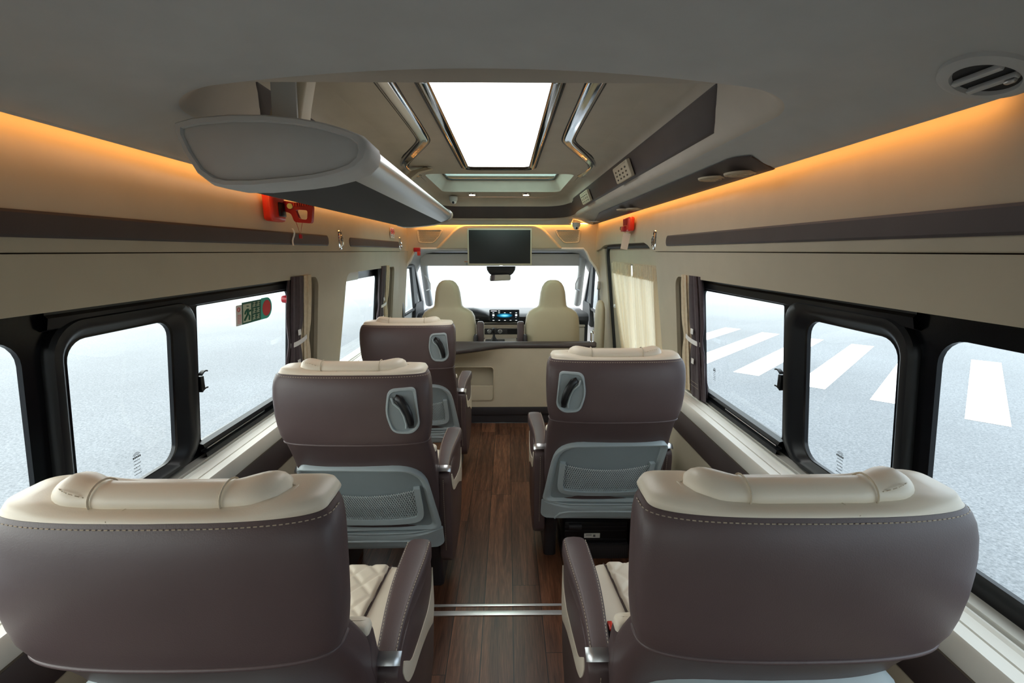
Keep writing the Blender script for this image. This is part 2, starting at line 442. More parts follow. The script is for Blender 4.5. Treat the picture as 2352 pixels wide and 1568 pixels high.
def ring_at(inset, z, blend=1.0):
    r = []
    for (x, y) in outline(inset):
        # ceiling falls towards the front
        f = smooth01((y - 3.95) / .45) * .035
        r.append((x, y, z - f))
    return r
inner = []
for ins, zz in ((.0, None), (.010, .003), (.020, .009), (.029, .020)):
    if zz is None: inner.append(rings[0])
    else: inner.append([(x, y, rings[0][i][2] + zz) for i, (x, y) in enumerate(outline(ins))])
seq = list(reversed(rings)) + inner[1:] + [ring_at(.040, 1.790), ring_at(.082, 1.884), ring_at(.095, 1.915), ring_at(.118, 1.934), ring_at(.15, 1.944), ring_at(.185, 1.948)]
nf0 = len(bm.faces); loft(bm, seq, True, False, False)
bm.faces.ensure_lookup_table(); npr = len(o0)
for q in range(nf0, len(bm.faces)):
    if (q - nf0) // npr >= len(rings): bm.faces[q].material_index = 1
low = finish(bm, 'headliner', M['headliner'], ceil_root); low.data.materials.append(M['recess'])
# warmer beige tone for the recess: separate mesh from the band upwards is the ceiling panel
hatch = rrect(-.50, .50, 3.17, 4.06, .06)
bm = bmesh.new()
lip = [(x, y) for (x, y) in outline(.185)]
def zc(x, y):
    return 1.948 - smooth01((y - 3.95) / .45) * .035 + .004 * (1 - (x / .5) ** 2)
sheet(bm, lip, [hatch], lambda x, y: (x, y, zc(x, y)))
finish(bm, 'recess_panel', M['recess'], ceil_root)
# hatch well
bm = bmesh.new()
hr = [[(x, y, zc(x, y)) for x, y in hatch], [(x * .985, 3.615 + (y - 3.615) * .98, 1.965) for x, y in hatch], [(x * .90, 3.60 + (y - 3.615) * .92, 2.030) for x, y in hatch]]
loft(bm, hr, True, False, False)
finish(bm, 'hatch_well', M['recess'], ceil_root)
bm = bmesh.new()
hp = [(x * .90, 3.60 + (y - 3.615) * .92) for x, y in hatch]
hin = [(x * .865, 3.60 + (y - 3.615) * .885) for x, y in hatch]
sheet(bm, hp, [hin], lambda x, y: (x, y, 2.030), (0, 0, .010))
hatch_root = empty('window_6', (0, 0, 0), kind='structure', label='green tinted roof hatch glass in the ceiling', cat='window')
finish(bm, 'hatch_frame', M['black'], hatch_root)
bm = bmesh.new(); sheet(bm, hp, [], lambda x, y: (x, y, 2.044), (0, 0, .004)); finish(bm, 'glass_pane', M['glass_green'], hatch_root)

# brown padded band around the recess
bm = bmesh.new()
ra = ring_at(.037, 1.783); rb = ring_at(.079, 1.886)
N = len(ra)
sel = [i for i in range(N) if ra[i][1] > 1.42 or False]
# order: start on the right side rear, go forward, across, back along the left
sel_r = [i for i in range(N) if ra[i][1] > 1.43]
start = min(sel_r, key=lambda i: (i - 37 - 14) % N)
order = []; i = start
while True:
    if ra[i][1] > 1.43: order.append(i)
    else: break
    i = (i + 1) % N
def vthick(p, q, d=.007):
    c = Vector((-p[0], 2.6 - p[1], 0)) if abs(p[0]) < .3 else Vector((-p[0], 0, 0))
    return c.normalized() * d
cols = []
for k, i in enumerate(order):
    a = Vector(ra[i]); b = Vector(rb[i]); e = min(k, len(order) - 1 - k)
    # pointed, slanted ends: the top reaches further back
    if e == 0: ya = 1.40; yb = 1.29
    elif e == 1: ya = 1.44; yb = 1.30
    else: ya = yb = None
    if e < 2: a.y = ya; b.y = yb
    off = Vector((-a.x, (2.5 - a.y) * (1 if a.y > 4.0 else 0), 0)).normalized() * .008
    col = []
    for t in (0, .03, .1, .5, .9, .97, 1.0):
        lift = 0 if t in (0, 1.0) else (.7 if t in (.03, .97) else 1)
        if e == 0: lift *= .1
        col.append(a.lerp(b, t) + off * lift)
    cols.append(col)
loft(bm, cols, False, False, False)
tag(finish(bm, 'padded_band', M['band'], None), label='dark brown padded band around the raised ceiling recess', cat='trim panel', kind='structure')

# roof skin
bm = bmesh.new()
outer = rrect(-1.02, 1.02, Y0 - .1, 4.75, .02)
hin2 = [(x * .97, 3.62 + (y - 3.615) * 1.02) for x, y in hatch]
sheet(bm, outer, [hin2], lambda x, y: (x, y, 2.075), (0, 0, .02))
for sx in (-1, 1): box(bm, sx * 1.02 if sx < 0 else .99, -.99 if sx < 0 else 1.02, Y0 - .1, 4.75, 1.72, 2.09)
box(bm, -1.02, 1.02, 4.60, 4.75, 1.5, 2.09)
tag(finish(bm, 'roof', M['body']), kind='structure', label='outer roof skin of the van', cat='roof')

# skylight
sky = empty('ceiling_light_panel', (0, 2.16, 1.94), label='bright white glowing rectangular panel in the middle of the ceiling', cat='ceiling light')
def loc(o, l): 
    return o
bm = bmesh.new(); sheet(bm, rrect(-.182, .182, -.73, .715, .035), [], lambda x, y: (x, y, 0.003), (0, 0, .01)); finish(bm, 'diffuser', M['led_white'], sky)
bm = bmesh.new()
fo, fi = rrect(-.222, .222, -.77, .785, .06, 8), rrect(-.180, .180, -.725, .712, .034, 8)
prof = [(0, .0, .012), (.08, .0, -.002), (.25, .0, -.009), (.5, 0, -.011), (.75, 0, -.007), (.93, 0, -.002), (1, 0, .004)]
loft(bm, [[(a[0] + (b[0] - a[0]) * t, a[1] + (b[1] - a[1]) * t, z) for a, b in zip(fo, fi)] for t, _, z in prof], True, False, False)
finish(bm, 'frame', M['chrome_dark'], sky)
bm = bmesh.new(); tube(bm, [(x * 1.005, y * 1.003, .004) for x, y in fo], .005, 6, True); finish(bm, 'gasket', M['rubber'], sky)

# zigzag chrome trims
for sx in (-1, 1):
    path = [(.318, 1.20, 1.0), (.325, 2.20, 1.0), (.352, 2.30, 1.0), (.56, 2.80, 1.1), (.575, 2.92, 1.1), (.572, 3.05, 1.0), (.545, 3.22, .75)]
    path2 = [(.545, 3.20, .6), (.548, 3.6, .5), (.553, 4.1, .35), (.555, 4.30, .2)]
    def ribbon(bm, P, w, prof, dz):
        pts = []
        for k in range(len(P) - 1):
            for t in range(8):
                tt = t / 8; pts.append([P[k][j] + (P[k + 1][j] - P[k][j]) * tt for j in range(3)])
        pts.append(list(P[-1]))
        # soften
        for _ in range(5):
            pts = [pts[0]] + [[(pts[i-1][j] + 2 * pts[i][j] + pts[i+1][j]) / 4 for j in range(3)] for i in range(1, len(pts) - 1)] + [pts[-1]]
        R = []
        for i, p in enumerate(pts):
            a = Vector(pts[max(0, i-1)][:2]); b = Vector(pts[min(len(pts)-1, i+1)][:2]); d = (b - a).normalized(); s = Vector((d.y, -d.x))
            R.append([((p[0] + s.x * w * p[2] * q) * sx, p[1] + s.y * w * p[2] * q, zc(p[0], p[1]) + dz + h) for q, h in prof])
        loft(bm, R, False)
        return R
    t_ = empty('chrome_trim', (0, 0, 0), label='zigzag chrome strip on the ceiling %s' % ('above the luggage rack' if sx < 0 else 'beside the slotted grilles'), cat='chrome trim', group='zigzag chrome strips')
    bm = bmesh.new(); ribbon(bm, path, .030, [(-1, .004), (-.9, -.006), (-.45, -.011), (0, -.009), (.35, -.014), (.8, -.009), (1, .004)], 0); finish(bm, 'strip', M['chrome_trim'], t_, 60)
    bm = bmesh.new(); ribbon(bm, path, .040, [(-1, .004), (-.8, -.004), (.8, -.004), (1, .004)], .001); finish(bm, 'gasket', M['rubber'], t_)
    bm = bmesh.new(); ribbon(bm, path2, .024, [(-1, .004), (-.8, -.004), (.8, -.004), (1, .004)], 0); finish(bm, 'dark_tail', M['band'], t_)

# spots
for k, x in enumerate((-.255, .215)):
    z = zc(x, 4.14) - .002
    t_ = empty('spotlight', (x, 4.14, z), label='small round ceiling spotlight, the one %s' % ('beside the dome camera' if k == 0 else 'farther from the dome camera'), cat='ceiling light', group='round spotlights in front of the roof hatch')
    bm = bmesh.new(); cyl(bm, (0, 0, -.004), .034, .010, 'z', 24, .040); finish(bm, 'bezel', M['chrome'], t_)
    bm = bmesh.new(); cyl(bm, (0, 0, -.009), .026, .006, 'z', 24); finish(bm, 'lens', M['spot_emit'], t_)

# ---------------------------------------------------------------- side walls
def side_wall(sx):
    name = 'wall_left' if sx < 0 else 'wall_right'
    root = empty(name, kind='structure', label='beige padded side wall %s' % ('with the emergency exit sticker' if sx < 0 else 'with the sliding door'), cat='wall')
    X = lambda f: (lambda y, z: (sx * f(z), y, z))
    # upper wall
    bm = bmesh.new()
    R = []
    for z in (1.4465, 1.449, 1.52, 1.6, 1.66, 1.70, 1.74, 1.78):
        R.append([(sx * (xup(z) + (.002 if z == 1.4465 else 0)), y, z) for y in ([Y0, 0, 1, 2, 3, 4, Y1] if sx < 0 else [Y0, 0, 1, 2, 2.74])])
    loft(bm, R, False)
    if sx > 0:   # cut away over the sliding door, rounding outwards
        R = []
        ys = [2.74, 2.80, 2.86, 2.95, 3.4, 3.9, 4.12, 4.2, 4.3, Y1]
        lo = [1.449, 1.462, 1.485, 1.503, 1.505, 1.505, 1.500, 1.49, 1.47, 1.449]
        for t in (-2, -1, 0, .15, .4, .7, 1):
            row = []
            for y, l in zip(ys, lo):
                if t < 0: z = l - .004 * (-t); x = .912 + .03 * (-t) ** 1.2 - .01
                else: z = l + (1.78 - l) * t; x = xup(z) + (.006 if t == 0 else 0)
                row.append((x, y, z))
            R.append(row)
        loft(bm, R, False)
    finish(bm, 'upper_panel', M['wall'], root)
    bm = bmesh.new(); box(bm, *(sorted((sx * .925, sx * .93))), Y0, Y1 if sx < 0 else 2.68, 1.40, 1.50); finish(bm, 'seam_backing', M['seam'], root)
    # window panel
    end = 2.69 if sx > 0 else 4.18
    opens = [rrect(-.75, 2.375, SHELF - .02, 1.322, [.01, .01, .055, .05], 6)]
    if sx < 0: opens.append(rpoly([(2.70, SHELF - .02), (4.0, SHELF - .02), (3.99, 1.318), (2.80, 1.318)], [.01, .01, .05, .07], 6))
    bm = bmesh.new()
    outer = [(Y0, SHELF - .04), (end, SHELF - .04), (end, 1.4435), (Y0, 1.4435)]
    if sx > 0: outer = [(Y0, SHELF - .04), (2.60, SHELF - .04), (2.69, 1.4435), (Y0, 1.4435)]
    sheet(bm, outer, opens, X(xin), (sx * .02, 0, 0))
    o = finish(bm, 'window_panel', M['panel'], root)
    # reveals
    bm = bmesh.new()
    for op in opens:
        loft(bm, [[(sx * xin(z), y, z) for y, z in op], [(sx * (xgl(z) + .01), y + .012 * (1 if y > 2 else 0), z) for y, z in op]], True, False, False)
    finish(bm, 'reveal', M['panel'], root)
    # lower wall
    ylo = 2.60 if sx > 0 else 4.18
    bm = bmesh.new(); box(bm, *sorted((sx * .912, sx * .95)), Y0, ylo, 0, .556); finish(bm, 'lower_panel', M['wall'], root)
    bm = bmesh.new(); box(bm, *sorted((sx * .906, sx * .95)), Y0, ylo, .556, .668, .003); finish(bm, 'brown_strip', M['band'], root)
    bm = bmesh.new(); box(bm, *sorted((sx * .908, sx * .95)), Y0, ylo, .664, .680); finish(bm, 'groove', M['seam'], root)
    # seam groove vertical at front of left wall
    return root
WL = side_wall(-1); WR = side_wall(1)
def shelf(sx, n, y1):
    root = empty('trim_%d' % n, kind='structure', label='cream window ledge %s' % ('on the side with the exit sticker' if sx < 0 else 'on the side with the zebra crossing'), cat='window ledge')
    bm = bmesh.new()
    prof = [(.905, .676), (.902, .684), (.902, .728), (.906, .735), (.935, .737), (.938, .731), (.941, .737), (.968, .739), (.974, .744), (.979, .744), (.983, .730), (.990, .730), (.994, .744), (1.02, .746), (1.05, .748)]
    loft(bm, [[(sx * x, y, z) for x, z in prof] for y in (Y0, y1)], False); 
    e = finish(bm, 'ledge', M['ledge'], root, 30)
    bm = bmesh.new(); box(bm, *sorted((sx * .90, sx * 1.03)), y1 - .01, y1 + .01, .6, .74); finish(bm, 'end_cap', M['wall'], root)
    bm = bmesh.new(); box(bm, *sorted((sx * .982, sx * .991)), Y0, y1, .7305, .733); finish(bm, 'groove', M['seam'], root)
shelf(-1, 3, 4.17); shelf(1, 4, 2.58)

# black window units
def window_unit(sx, num):
    root = empty('window_%d' % num, kind='structure', cat='window', label='long sliding side window in a black frame, %s' % ('looking out on plain asphalt' if sx < 0 else 'looking out on the zebra crossing'))
    f = lambda y, z: (sx * xgl(z), y, z)
    p1 = rpoly([(1.500, .800), (2.14, .785), (2.14, 1.268), (1.500, 1.272)], [.008, .05, .03, .008])
    p2 = rrect(1.045, 1.378, .795, 1.243, .05, 6)
    p3 = rrect(-.70, .945, .798, 1.270, .06, 6)
    bm = bmesh.new()
    sheet(bm, [(-.80, .70), (2.40, .70), (2.40, 1.36), (-.80, 1.36)], [p1, p2, p3], f, (sx * .012, 0, 0))
    finish(bm, 'frame', M['black_frit'], root)
    bm = bmesh.new()
    for p in (p1, p2, p3):
        ys = [a[0] for a in p]; zs = [a[1] for a in p]
        cy, cz = (min(ys) + max(ys)) / 2, (min(zs) + max(zs)) / 2
        sheet(bm, [(a[0] + (.006 if a[0] > cy else -.006), a[1] + (.006 if a[1] > cz else -.006)) for a in p], [], lambda y, z: (sx * (xgl(z) + .014), y, z), (sx * .003, 0, 0))
    finish(bm, 'glass_pane', M['glass'], root)
    # raised moulding round the slider
    bm = bmesh.new()
    def mould(a, b, prof):
        loft(bm, [[(sx * (xgl(z0 + (z1 - z0) * t) + d), y0 + (y1 - y0) * t, z0 + (z1 - z0) * t) for (y0, z0), (y1, z1) in zip(a, b)] for t, d in prof], True, False, False)
    po = rrect(.985, 1.478, .755, 1.300, .085, 8); pi = rrect(1.045, 1.378, .795, 1.243, .05, 8)
    mould(po, pi, [(0, .004), (.03, -.014), (.15, -.022), (.45, -.022), (.60, -.016), (.80, -.004), (1, .004)])
    finish(bm, 'slider_frame', M['black'], root)
    # top rail, bottom track
    bm = bmesh.new()
    R = []
    for (z, d) in ((1.275, 0), (1.280, -.016), (1.305, -.02), (1.312, -.012), (1.33, -.012), (1.335, 0)):
        R.append([(sx * (xgl(z) + d), y, z) for y in (.99, 2.12)])
    loft(bm, R, False)
    R = []
    for (z, d) in ((.800, .002), (.795, -.02), (.783, -.026), (.774, -.012), (.768, -.012), (.764, -.03), (.750, -.034), (.742, 0)):
        R.append([(sx * (xgl(z) + d), y, z) for y in (1.48, 2.30)])
    loft(bm, R, False)
    finish(bm, 'track', M['black'], root)
    bm = bmesh.new(); tube(bm, [(sx * (xgl(.770) - .020), y, .7725) for y in (1.50, 1.88)], .0028, 6); tube(bm, [(sx * (xgl(.770) - .020), 1.88, .7725), (sx * (xgl(.77) - .008), 1.90, .782)], .0028, 6)
    finish(bm, 'track_rail', M['silver'], root)
    # latch with two finger tabs
    bm = bmesh.new(); box(bm, *sorted((sx * (xgl(1.01) - .018), sx * (xgl(1.01)))), 1.486, 1.504, .985, 1.035, .003); 
    lt = finish(bm, 'latch', M['black'], root)
    for z in (.980, 1.038):
        bm = bmesh.new()
        R = []
        for k in range(7):
            t = k / 6; y = 1.490 + .034 * t; zz = z + .006 * math.sin(t * PI) * (1 if z > 1 else .6) + (.006 * t)
            hw = .007 * (1 - .3 * t); x = xgl(z) - .012
            R.append([(sx * (x - hw), y, zz), (sx * (x + hw), y, zz), (sx * (x + hw), y, zz + .005), (sx * (x - hw), y, zz + .005)])
        loft(bm, R); finish(bm, 'latch_tab', M['dash'], lt)
    # glass maker's marks: small arcs and lines
    bm = bmesh.new()
    def mark(cy, cz, s):
        xm = lambda z: xgl(z) + .0125
        for r in (.5, .75, 1.0):
            pts = [(sx * xm(cz), cy + s * r * math.cos(a), cz + s * .9 * r * math.sin(a)) for a in [PI * (.15 + .7 * i / 8) for i in range(9)]]
            tube(bm, pts, .0007, 4)
        for k in range(5):
            box(bm, *sorted((sx * (xm(cz) - .0004), sx * (xm(cz) + .0004))), cy - s + k * s * .42, cy - s + k * s * .42 + s * .3, cz - s * .28, cz + s * .12)
        for r in range(5):
            random.seed(r)
            zz = cz - s * (.9 + .75 * r)
            yy = cy - s * .8
            while yy < cy + s * .8:
                w = random.uniform(.08, .3) * s
                box(bm, *sorted((sx * (xm(zz) - .0003), sx * (xm(zz) + .0003))), yy, yy + w, zz, zz + s * .16); yy += w + s * .12
    if sx > 0: mark(1.235, .86, .014); mark(2.06, .90, .012)
    else: mark(1.24, .865, .014)
    finish(bm, 'glass_marking', M['marking_grey'], root)
    return root
window_unit(-1, 1); window_unit(1, 2)

# front fixed window, left
root = empty('window_3', kind='structure', cat='window', label='fixed side window beside the foremost passenger seat')
f = lambda y, z: (-xgl(z), y, z)
pane = rrect(2.50, 3.60, .735, 1.262, .03)
bm = bmesh.new(); sheet(bm, [(2.42, .68), (4.10, .68), (4.10, 1.36), (2.42, 1.36)], [pane], f, (-.012, 0, 0)); finish(bm, 'frame', M['black_frit'], root)
bm = bmesh.new(); sheet(bm, pane, [], lambda y, z: (-(xgl(z) + .008), y, z), (-.003, 0, 0)); finish(bm, 'glass_pane', M['glass'], root)
# a pale blind roll at its top
bm = bmesh.new(); R = []
for (z, d) in ((1.322, .02), (1.318, .0), (1.262, .0), (1.258, .02)): R.append([(-(xgl(z) + d - .018), y, z) for y in (2.45, 3.10)])
loft(bm, R, False); finish(bm, 'top_shade', M['grey_light'], root)

# ---------------------------------------------------------------- rear wall behind the camera
root = empty('wall_back', kind='structure', label='beige rear doors behind the camera', cat='wall')
bm = bmesh.new()
holes = [rrect(-.55, -.10, .95, 1.25, .05), rrect(.10, .55, .95, 1.25, .05)]
sheet(bm, [(-1.02, -.1), (1.02, -.1), (1.02, 2.09), (-1.02, 2.09)], holes, lambda x, z: (x, Y0, z), (0, -.05, 0))
finish(bm, 'door_panel', M['panel'], root)
bm = bmesh.new(); sheet(bm, [(-.85, .75), (.85, .75), (.85, 1.47), (-.85, 1.47)], [], lambda x, z: (x, Y0 - .055, z), (0, -.004, 0)); finish(bm, 'glass_pane', M['glass'], root)

# outer skin below and above the windows (keeps daylight out)
for sx in (-1, 1):
    bm = bmesh.new(); 
    sheet(bm, [(Y0, -.10), (4.15 if sx < 0 else 2.60, -.10), (4.15 if sx < 0 else 2.60, .705), (Y0, .705)], [], lambda y, z: (sx * 1.05, y, z), (sx * .01, 0, 0))
    sheet(bm, [(Y0, 1.34), (4.60, 1.34), (4.60, 1.80), (Y0, 1.80)], [], lambda y, z: (sx * (1.0), y, z), (sx * .01, 0, 0))
    if sx < 0:
        sheet(bm, [(2.38, .69), (2.44, .69), (2.44, 1.36), (2.38, 1.36)], [], lambda y, z: (sx * (xgl(z) + .005), y, z), (sx * .01, 0, 0))
        sheet(bm, [(4.05, .0), (4.60, .0), (4.60, 1.36), (4.05, 1.36)], [], lambda y, z: (sx * (xgl(z) + .02), y, z), (sx * .01, 0, 0))
    sheet(bm, [(Y0, .69), (-.78, .69), (-.78, 1.36), (Y0, 1.36)], [], lambda y, z: (sx * (xgl(z) + .005), y, z), (sx * .01, 0, 0))
    tag(finish(bm, 'body_panel', M['body']), kind='structure', cat='body panel', label='outer skin of the van, %s' % ('exit sticker side' if sx < 0 else 'sliding door side'))

# ---------------------------------------------------------------- light slots (coves)
for sx in (-1, 1):
    root = empty('light_strip', (0, 0, 0), cat='light strip', label='warm amber light strip hidden along the top of the wall, %s' % ('behind the luggage rack' if sx < 0 else 'above the sliding door side'), group='amber light strips')
    bm = bmesh.new()
    p = [(sx * .862, 1.712), (sx * .872, 1.716)]
    vs = []
    y0 = .84 if sx > 0 else -1.0
    loft(bm, [[(sx * .880, y0, 1.718), (sx * .889, y0, 1.722)], [(sx * .880, 4.44, 1.718), (sx * .889, 4.44, 1.722)]], False)
    finish(bm, 'led_strip', M['led_warm'], root)
    bm = bmesh.new()   # lip that hides the strip
    prof = [(.700, 1.742), (EDGE - .02, 1.700), (EDGE - .006, 1.694), (EDGE, 1.697), (EDGE, 1.706), (.858, 1.708), (.858, 1.76)]
    loft(bm, [[(sx * x, y, z + (0 if x > .8 else .02)) for x, z in prof[1:]] for y in (Y0, 4.46)], False)
    finish(bm, 'lip', M['headliner'], root)
# front slot
root = empty('light_strip', (0, 0, 0), cat='light strip', label='warm amber light strip above the hanging screen', group='amber light strips')
bm = bmesh.new(); loft(bm, [[(-.84, 4.468, 1.702), (-.84, 4.476, 1.708)], [(.84, 4.468, 1.702), (.84, 4.476, 1.708)]], False); finish(bm, 'led_strip', M['led_warm_front'], root)

# ---------------------------------------------------------------- dark downlight panels with round lamps under the duct
def lamp_panel(sx):
    bm = bmesh.new()
    o = rpoly([(.735, 1.46), (.755, 1.39), (.858, 1.43), (.858, 4.35), (.845, 4.35), (.735, 3.9)], [.02, .02, .005, .005, .01, .08])
    def zz(x, y): return zedge(x, y) - .004
    b2 = bmesh.new()
    ys = [1.39 + (4.35 - 1.39) * k / 60 for k in range(61)]
    R = []
    for y in ys:
        # inner boundary
        xi = .735 if 1.46 < y < 3.5 else (.735 + .115 * (1.46 - y) / .07 * .2 if y <= 1.46 else .735 + .105 * (y - 3.5) / .85)
        xo = .859 if y > 1.425 else .859 - .1 * (1.425 - y) / .035
        xi = min(xi, xo - .003)
        R.append([(sx * (xi + (xo - xi) * t), y, zz(xi + (xo - xi) * t, y) - (0 if t in (0, 1) else .003)) for t in (0, .04, .25, .5, .75, .96, 1)])
    loft(bm, R, False)
    b2.free()
    tag(finish(bm, 'lamp_panel', M['band'], ceil_root), label='long dark brown panel under the ceiling edge %s' % ('with round reading lamps' if sx > 0 else 'behind the luggage rack'))
    return zz
zz = lamp_panel(1); lamp_panel(-1)
descr = ['nearest the amber strip start', 'second from the dark panel end', 'third along the dark panel', 'fourth along the dark panel', 'fifth along the dark panel', 'last along the dark panel']
for k, y in enumerate((1.545, 1.695, 2.80, 2.94, 4.0, 4.12)):
    x = (.808, .785)[k % 2]; r = .052 if k < 4 else .04
    t_ = empty('reading_lamp', (x, y, zz(x, y) - .004), label='round beige reading lamp, %s' % descr[k], cat='reading lamp', group='round reading lamps in the dark panel')
    bm = bmesh.new(); cyl(bm, (0, 0, -.002), r * .96, .006, 'z', 32, r)
    finish(bm, 'bezel', M['panel'] if k < 4 else M['silver'], t_)
    bm = bmesh.new()
    for rr in (.8, .5): tube(bm, [(r * rr * math.cos(a), r * rr * math.sin(a), -.0055) for a in [2 * PI * i / 28 for i in range(28)]], .0015, 5, True)
    box(bm, -r * .2, r * .2, -.004, .004, -.008, -.004, .001)
    finish(bm, 'lens_ring', M['wall'], t_)

# slotted grilles on the brown band
for k, (yc, w) in enumerate(((2.31, .27), (3.37, .30))):
    root = empty('slotted_grille', (.614, yc, 1.823), cat='grille', label='small beige slotted grille on the brown band, %s' % ('the larger looking one' if k == 0 else 'the one nearer the screen'), group='slotted grilles on the brown band')
    # local frame: u along y, v up the band slope
    sl = Vector((-.04, 0, .10)).normalized(); nrm = Vector((-.10, 0, -.04)).normalized()
    def F(u, v, d): return sl * v + Vector((0, 1, 0)) * u + nrm * d + Vector((.0, 0, 0))
    bm = bmesh.new()
    o = rrect(-w / 2, w / 2, -.038, .042, .008)
    loft(bm, [[F(a, b, -.004) for a, b in o], [F(a, b, .010) for a, b in o], [F(a * .97, b * .93, .013) for a, b in o]], True, False, True)
    nplate = len(bm.faces)
    for i in range(4):
        for j in range(3):
            u_, v_ = -w * .32 + i * w * .215, -.022 + j * .019
            q = [(u_ - .013, v_ - .004), (u_ + .013, v_ - .004), (u_ + .013, v_ + .004), (u_ - .013, v_ + .004)]
            bm.faces.new([bm.verts.new(F(a, b, .0135)) for a, b in q]).material_index = 1
    finish(bm, 'plate', M['panel'], root).data.materials.append(M['black'])
    bm = bmesh.new(); tube(bm, [F(-w / 2 + .02, .034, .0135), F(w / 2 - .02, .034, .0135)], .0012, 4); finish(bm, 'ridge', M['wall'], root)

# big round air vent in the rear headliner
def air_vent(x, y, label):
    z = zedge(x, y); nx_ = (zedge(x + .01, y) - zedge(x - .01, y)) / .02
    root = empty('air_vent', (x, y, z), cat='air vent', label=label)
    root.rotation_euler = (0, -math.atan(nx_), 0)
    bm = bmesh.new()
    pr = [(.062, .004), (.060, -.005), (.050, -.009), (.043, -.008), (.040, .002)]
    loft(bm, [[(r * math.cos(2 * PI * i / 40), r * math.sin(2 * PI * i / 40), h) for i in range(40)] for r, h in pr], True, False, False)
    finish(bm, 'bezel', M['headliner'], root)
    bm = bmesh.new(); cyl(bm, (0, 0, .0), .041, .004, 'z', 32); finish(bm, 'duct_hole', M['black'], root)
    for s in (-.014, .014):
        bm = bmesh.new(); box(bm, s - .004, s + .004, -.037, .037, -.010, -.001, .001); finish(bm, 'vane', M['headliner'], root)
    bm = bmesh.new(); box(bm, .011, .019, -.036, -.020, -.016, -.008, .003); finish(bm, 'tab', M['silver'], root)
air_vent(.785, .755, 'round grey air vent with dark openings in the ceiling corner')
air_vent(-.74, .70, 'round grey air vent in the ceiling above the exit sticker window')

# ---------------------------------------------------------------- padded strips on the walls
def padded_strip(sx, y0, y1, label):
    bm = bmesh.new()
    o = rrect(y0, y1, 1.476, 1.530, .024, 7)
    oi = rrect(y0 + .006, y1 - .006, 1.482, 1.524, .020, 7)
    loft(bm, [[(sx * (xup(z) - .000), y, z) for y, z in o], [(sx * (xup(z) - .003), y, z) for y, z in o], [(sx * (xup(z) - .0045), y, z) for y, z in oi]], True, False, True)
    tag(finish(bm, 'padded_strip', M['band'], None, 12), label=label, cat='padded strip', group='brown padded strips along the walls')
padded_strip(1, -.9, 2.51, 'long dark brown padded strip on the wall above the zebra crossing window')
padded_strip(-1, -.9, 2.51, 'long dark brown padded strip on the wall above the exit sticker window')
padded_strip(-1, 2.84, 4.13, 'short dark brown padded strip near the front above the foremost passenger')

# coat hooks
def hook(sx, y, z, label):
    root = empty('coat_hook', (sx * xup(z), y, z), cat='coat hook', label=label, group='chrome coat hooks')
    bm = bmesh.new(); o = rrect(-.018, .018, -.058, .058, .018, 6)
    loft(bm, [[(-sx * .0, a, b) for a, b in o], [(-sx * .006, a * .92, b * .97) for a, b in o], [(-sx * .008, a * .7, b * .9) for a, b in o]], True, False, True)
    finish(bm, 'plate', M['chrome'], root)
    bm = bmesh.new(); tube(bm, [(-sx * .006, 0, -.04), (-sx * .013, 0, -.03), (-sx * .015, 0, .0), (-sx * .012, 0, .022)], [.006, .008, .007, .004], 8); finish(bm, 'lever', M['chrome'], root)
    bm = bmesh.new(); cyl(bm, (-sx * .008, 0, .036), .009, .003, 'x', 12); finish(bm, 'recess', M['black'], root)
hook(1, 2.705, 1.513, 'slim chrome coat hook beside the sliding door')
hook(-1, 2.685, 1.513, 'slim chrome coat hook between the two brown wall strips')
hook(-1, 4.17, 1.513, 'slim chrome coat hook at the front end of the wall')

# ---------------------------------------------------------------- tied-back curtains
def fold_column(bm, cx, cy, z0, z1, a, b, folds, seed, tie=None, lean=(0, 0), n=72, xf=None):
    rnd = random.Random(seed); ph = [rnd.uniform(0, 6) for _ in range(4)]
    R = []
    for k in range(29):
        t = k / 28; z = z0 + (z1 - z0) * t
        w = 1.0
        if tie is not None: w = 1 - .28 * math.exp(-((z - tie) / .06) ** 2) 
        w *= 1.0 + .10 * (1 - t) ** 2
        x0 = (xf(z) if xf else cx) + lean[0] * t; y0 = cy + lean[1] * (1 - t)
        ring = []
        for i in range(n):
            q = 2 * PI * i / n
            m = 1 + .16 * math.sin(folds * q + ph[0] + 1.2 * math.sin(t * 3 + ph[1])) + .07 * math.sin((folds * 2 + 1) * q + ph[2] + t * 4)
            if t > .94: m *= .92
            ring.append((x0 + b * w * m * math.cos(q), y0 + a * w * m * math.sin(q), z))
        R.append(ring)
    loft(bm, R)
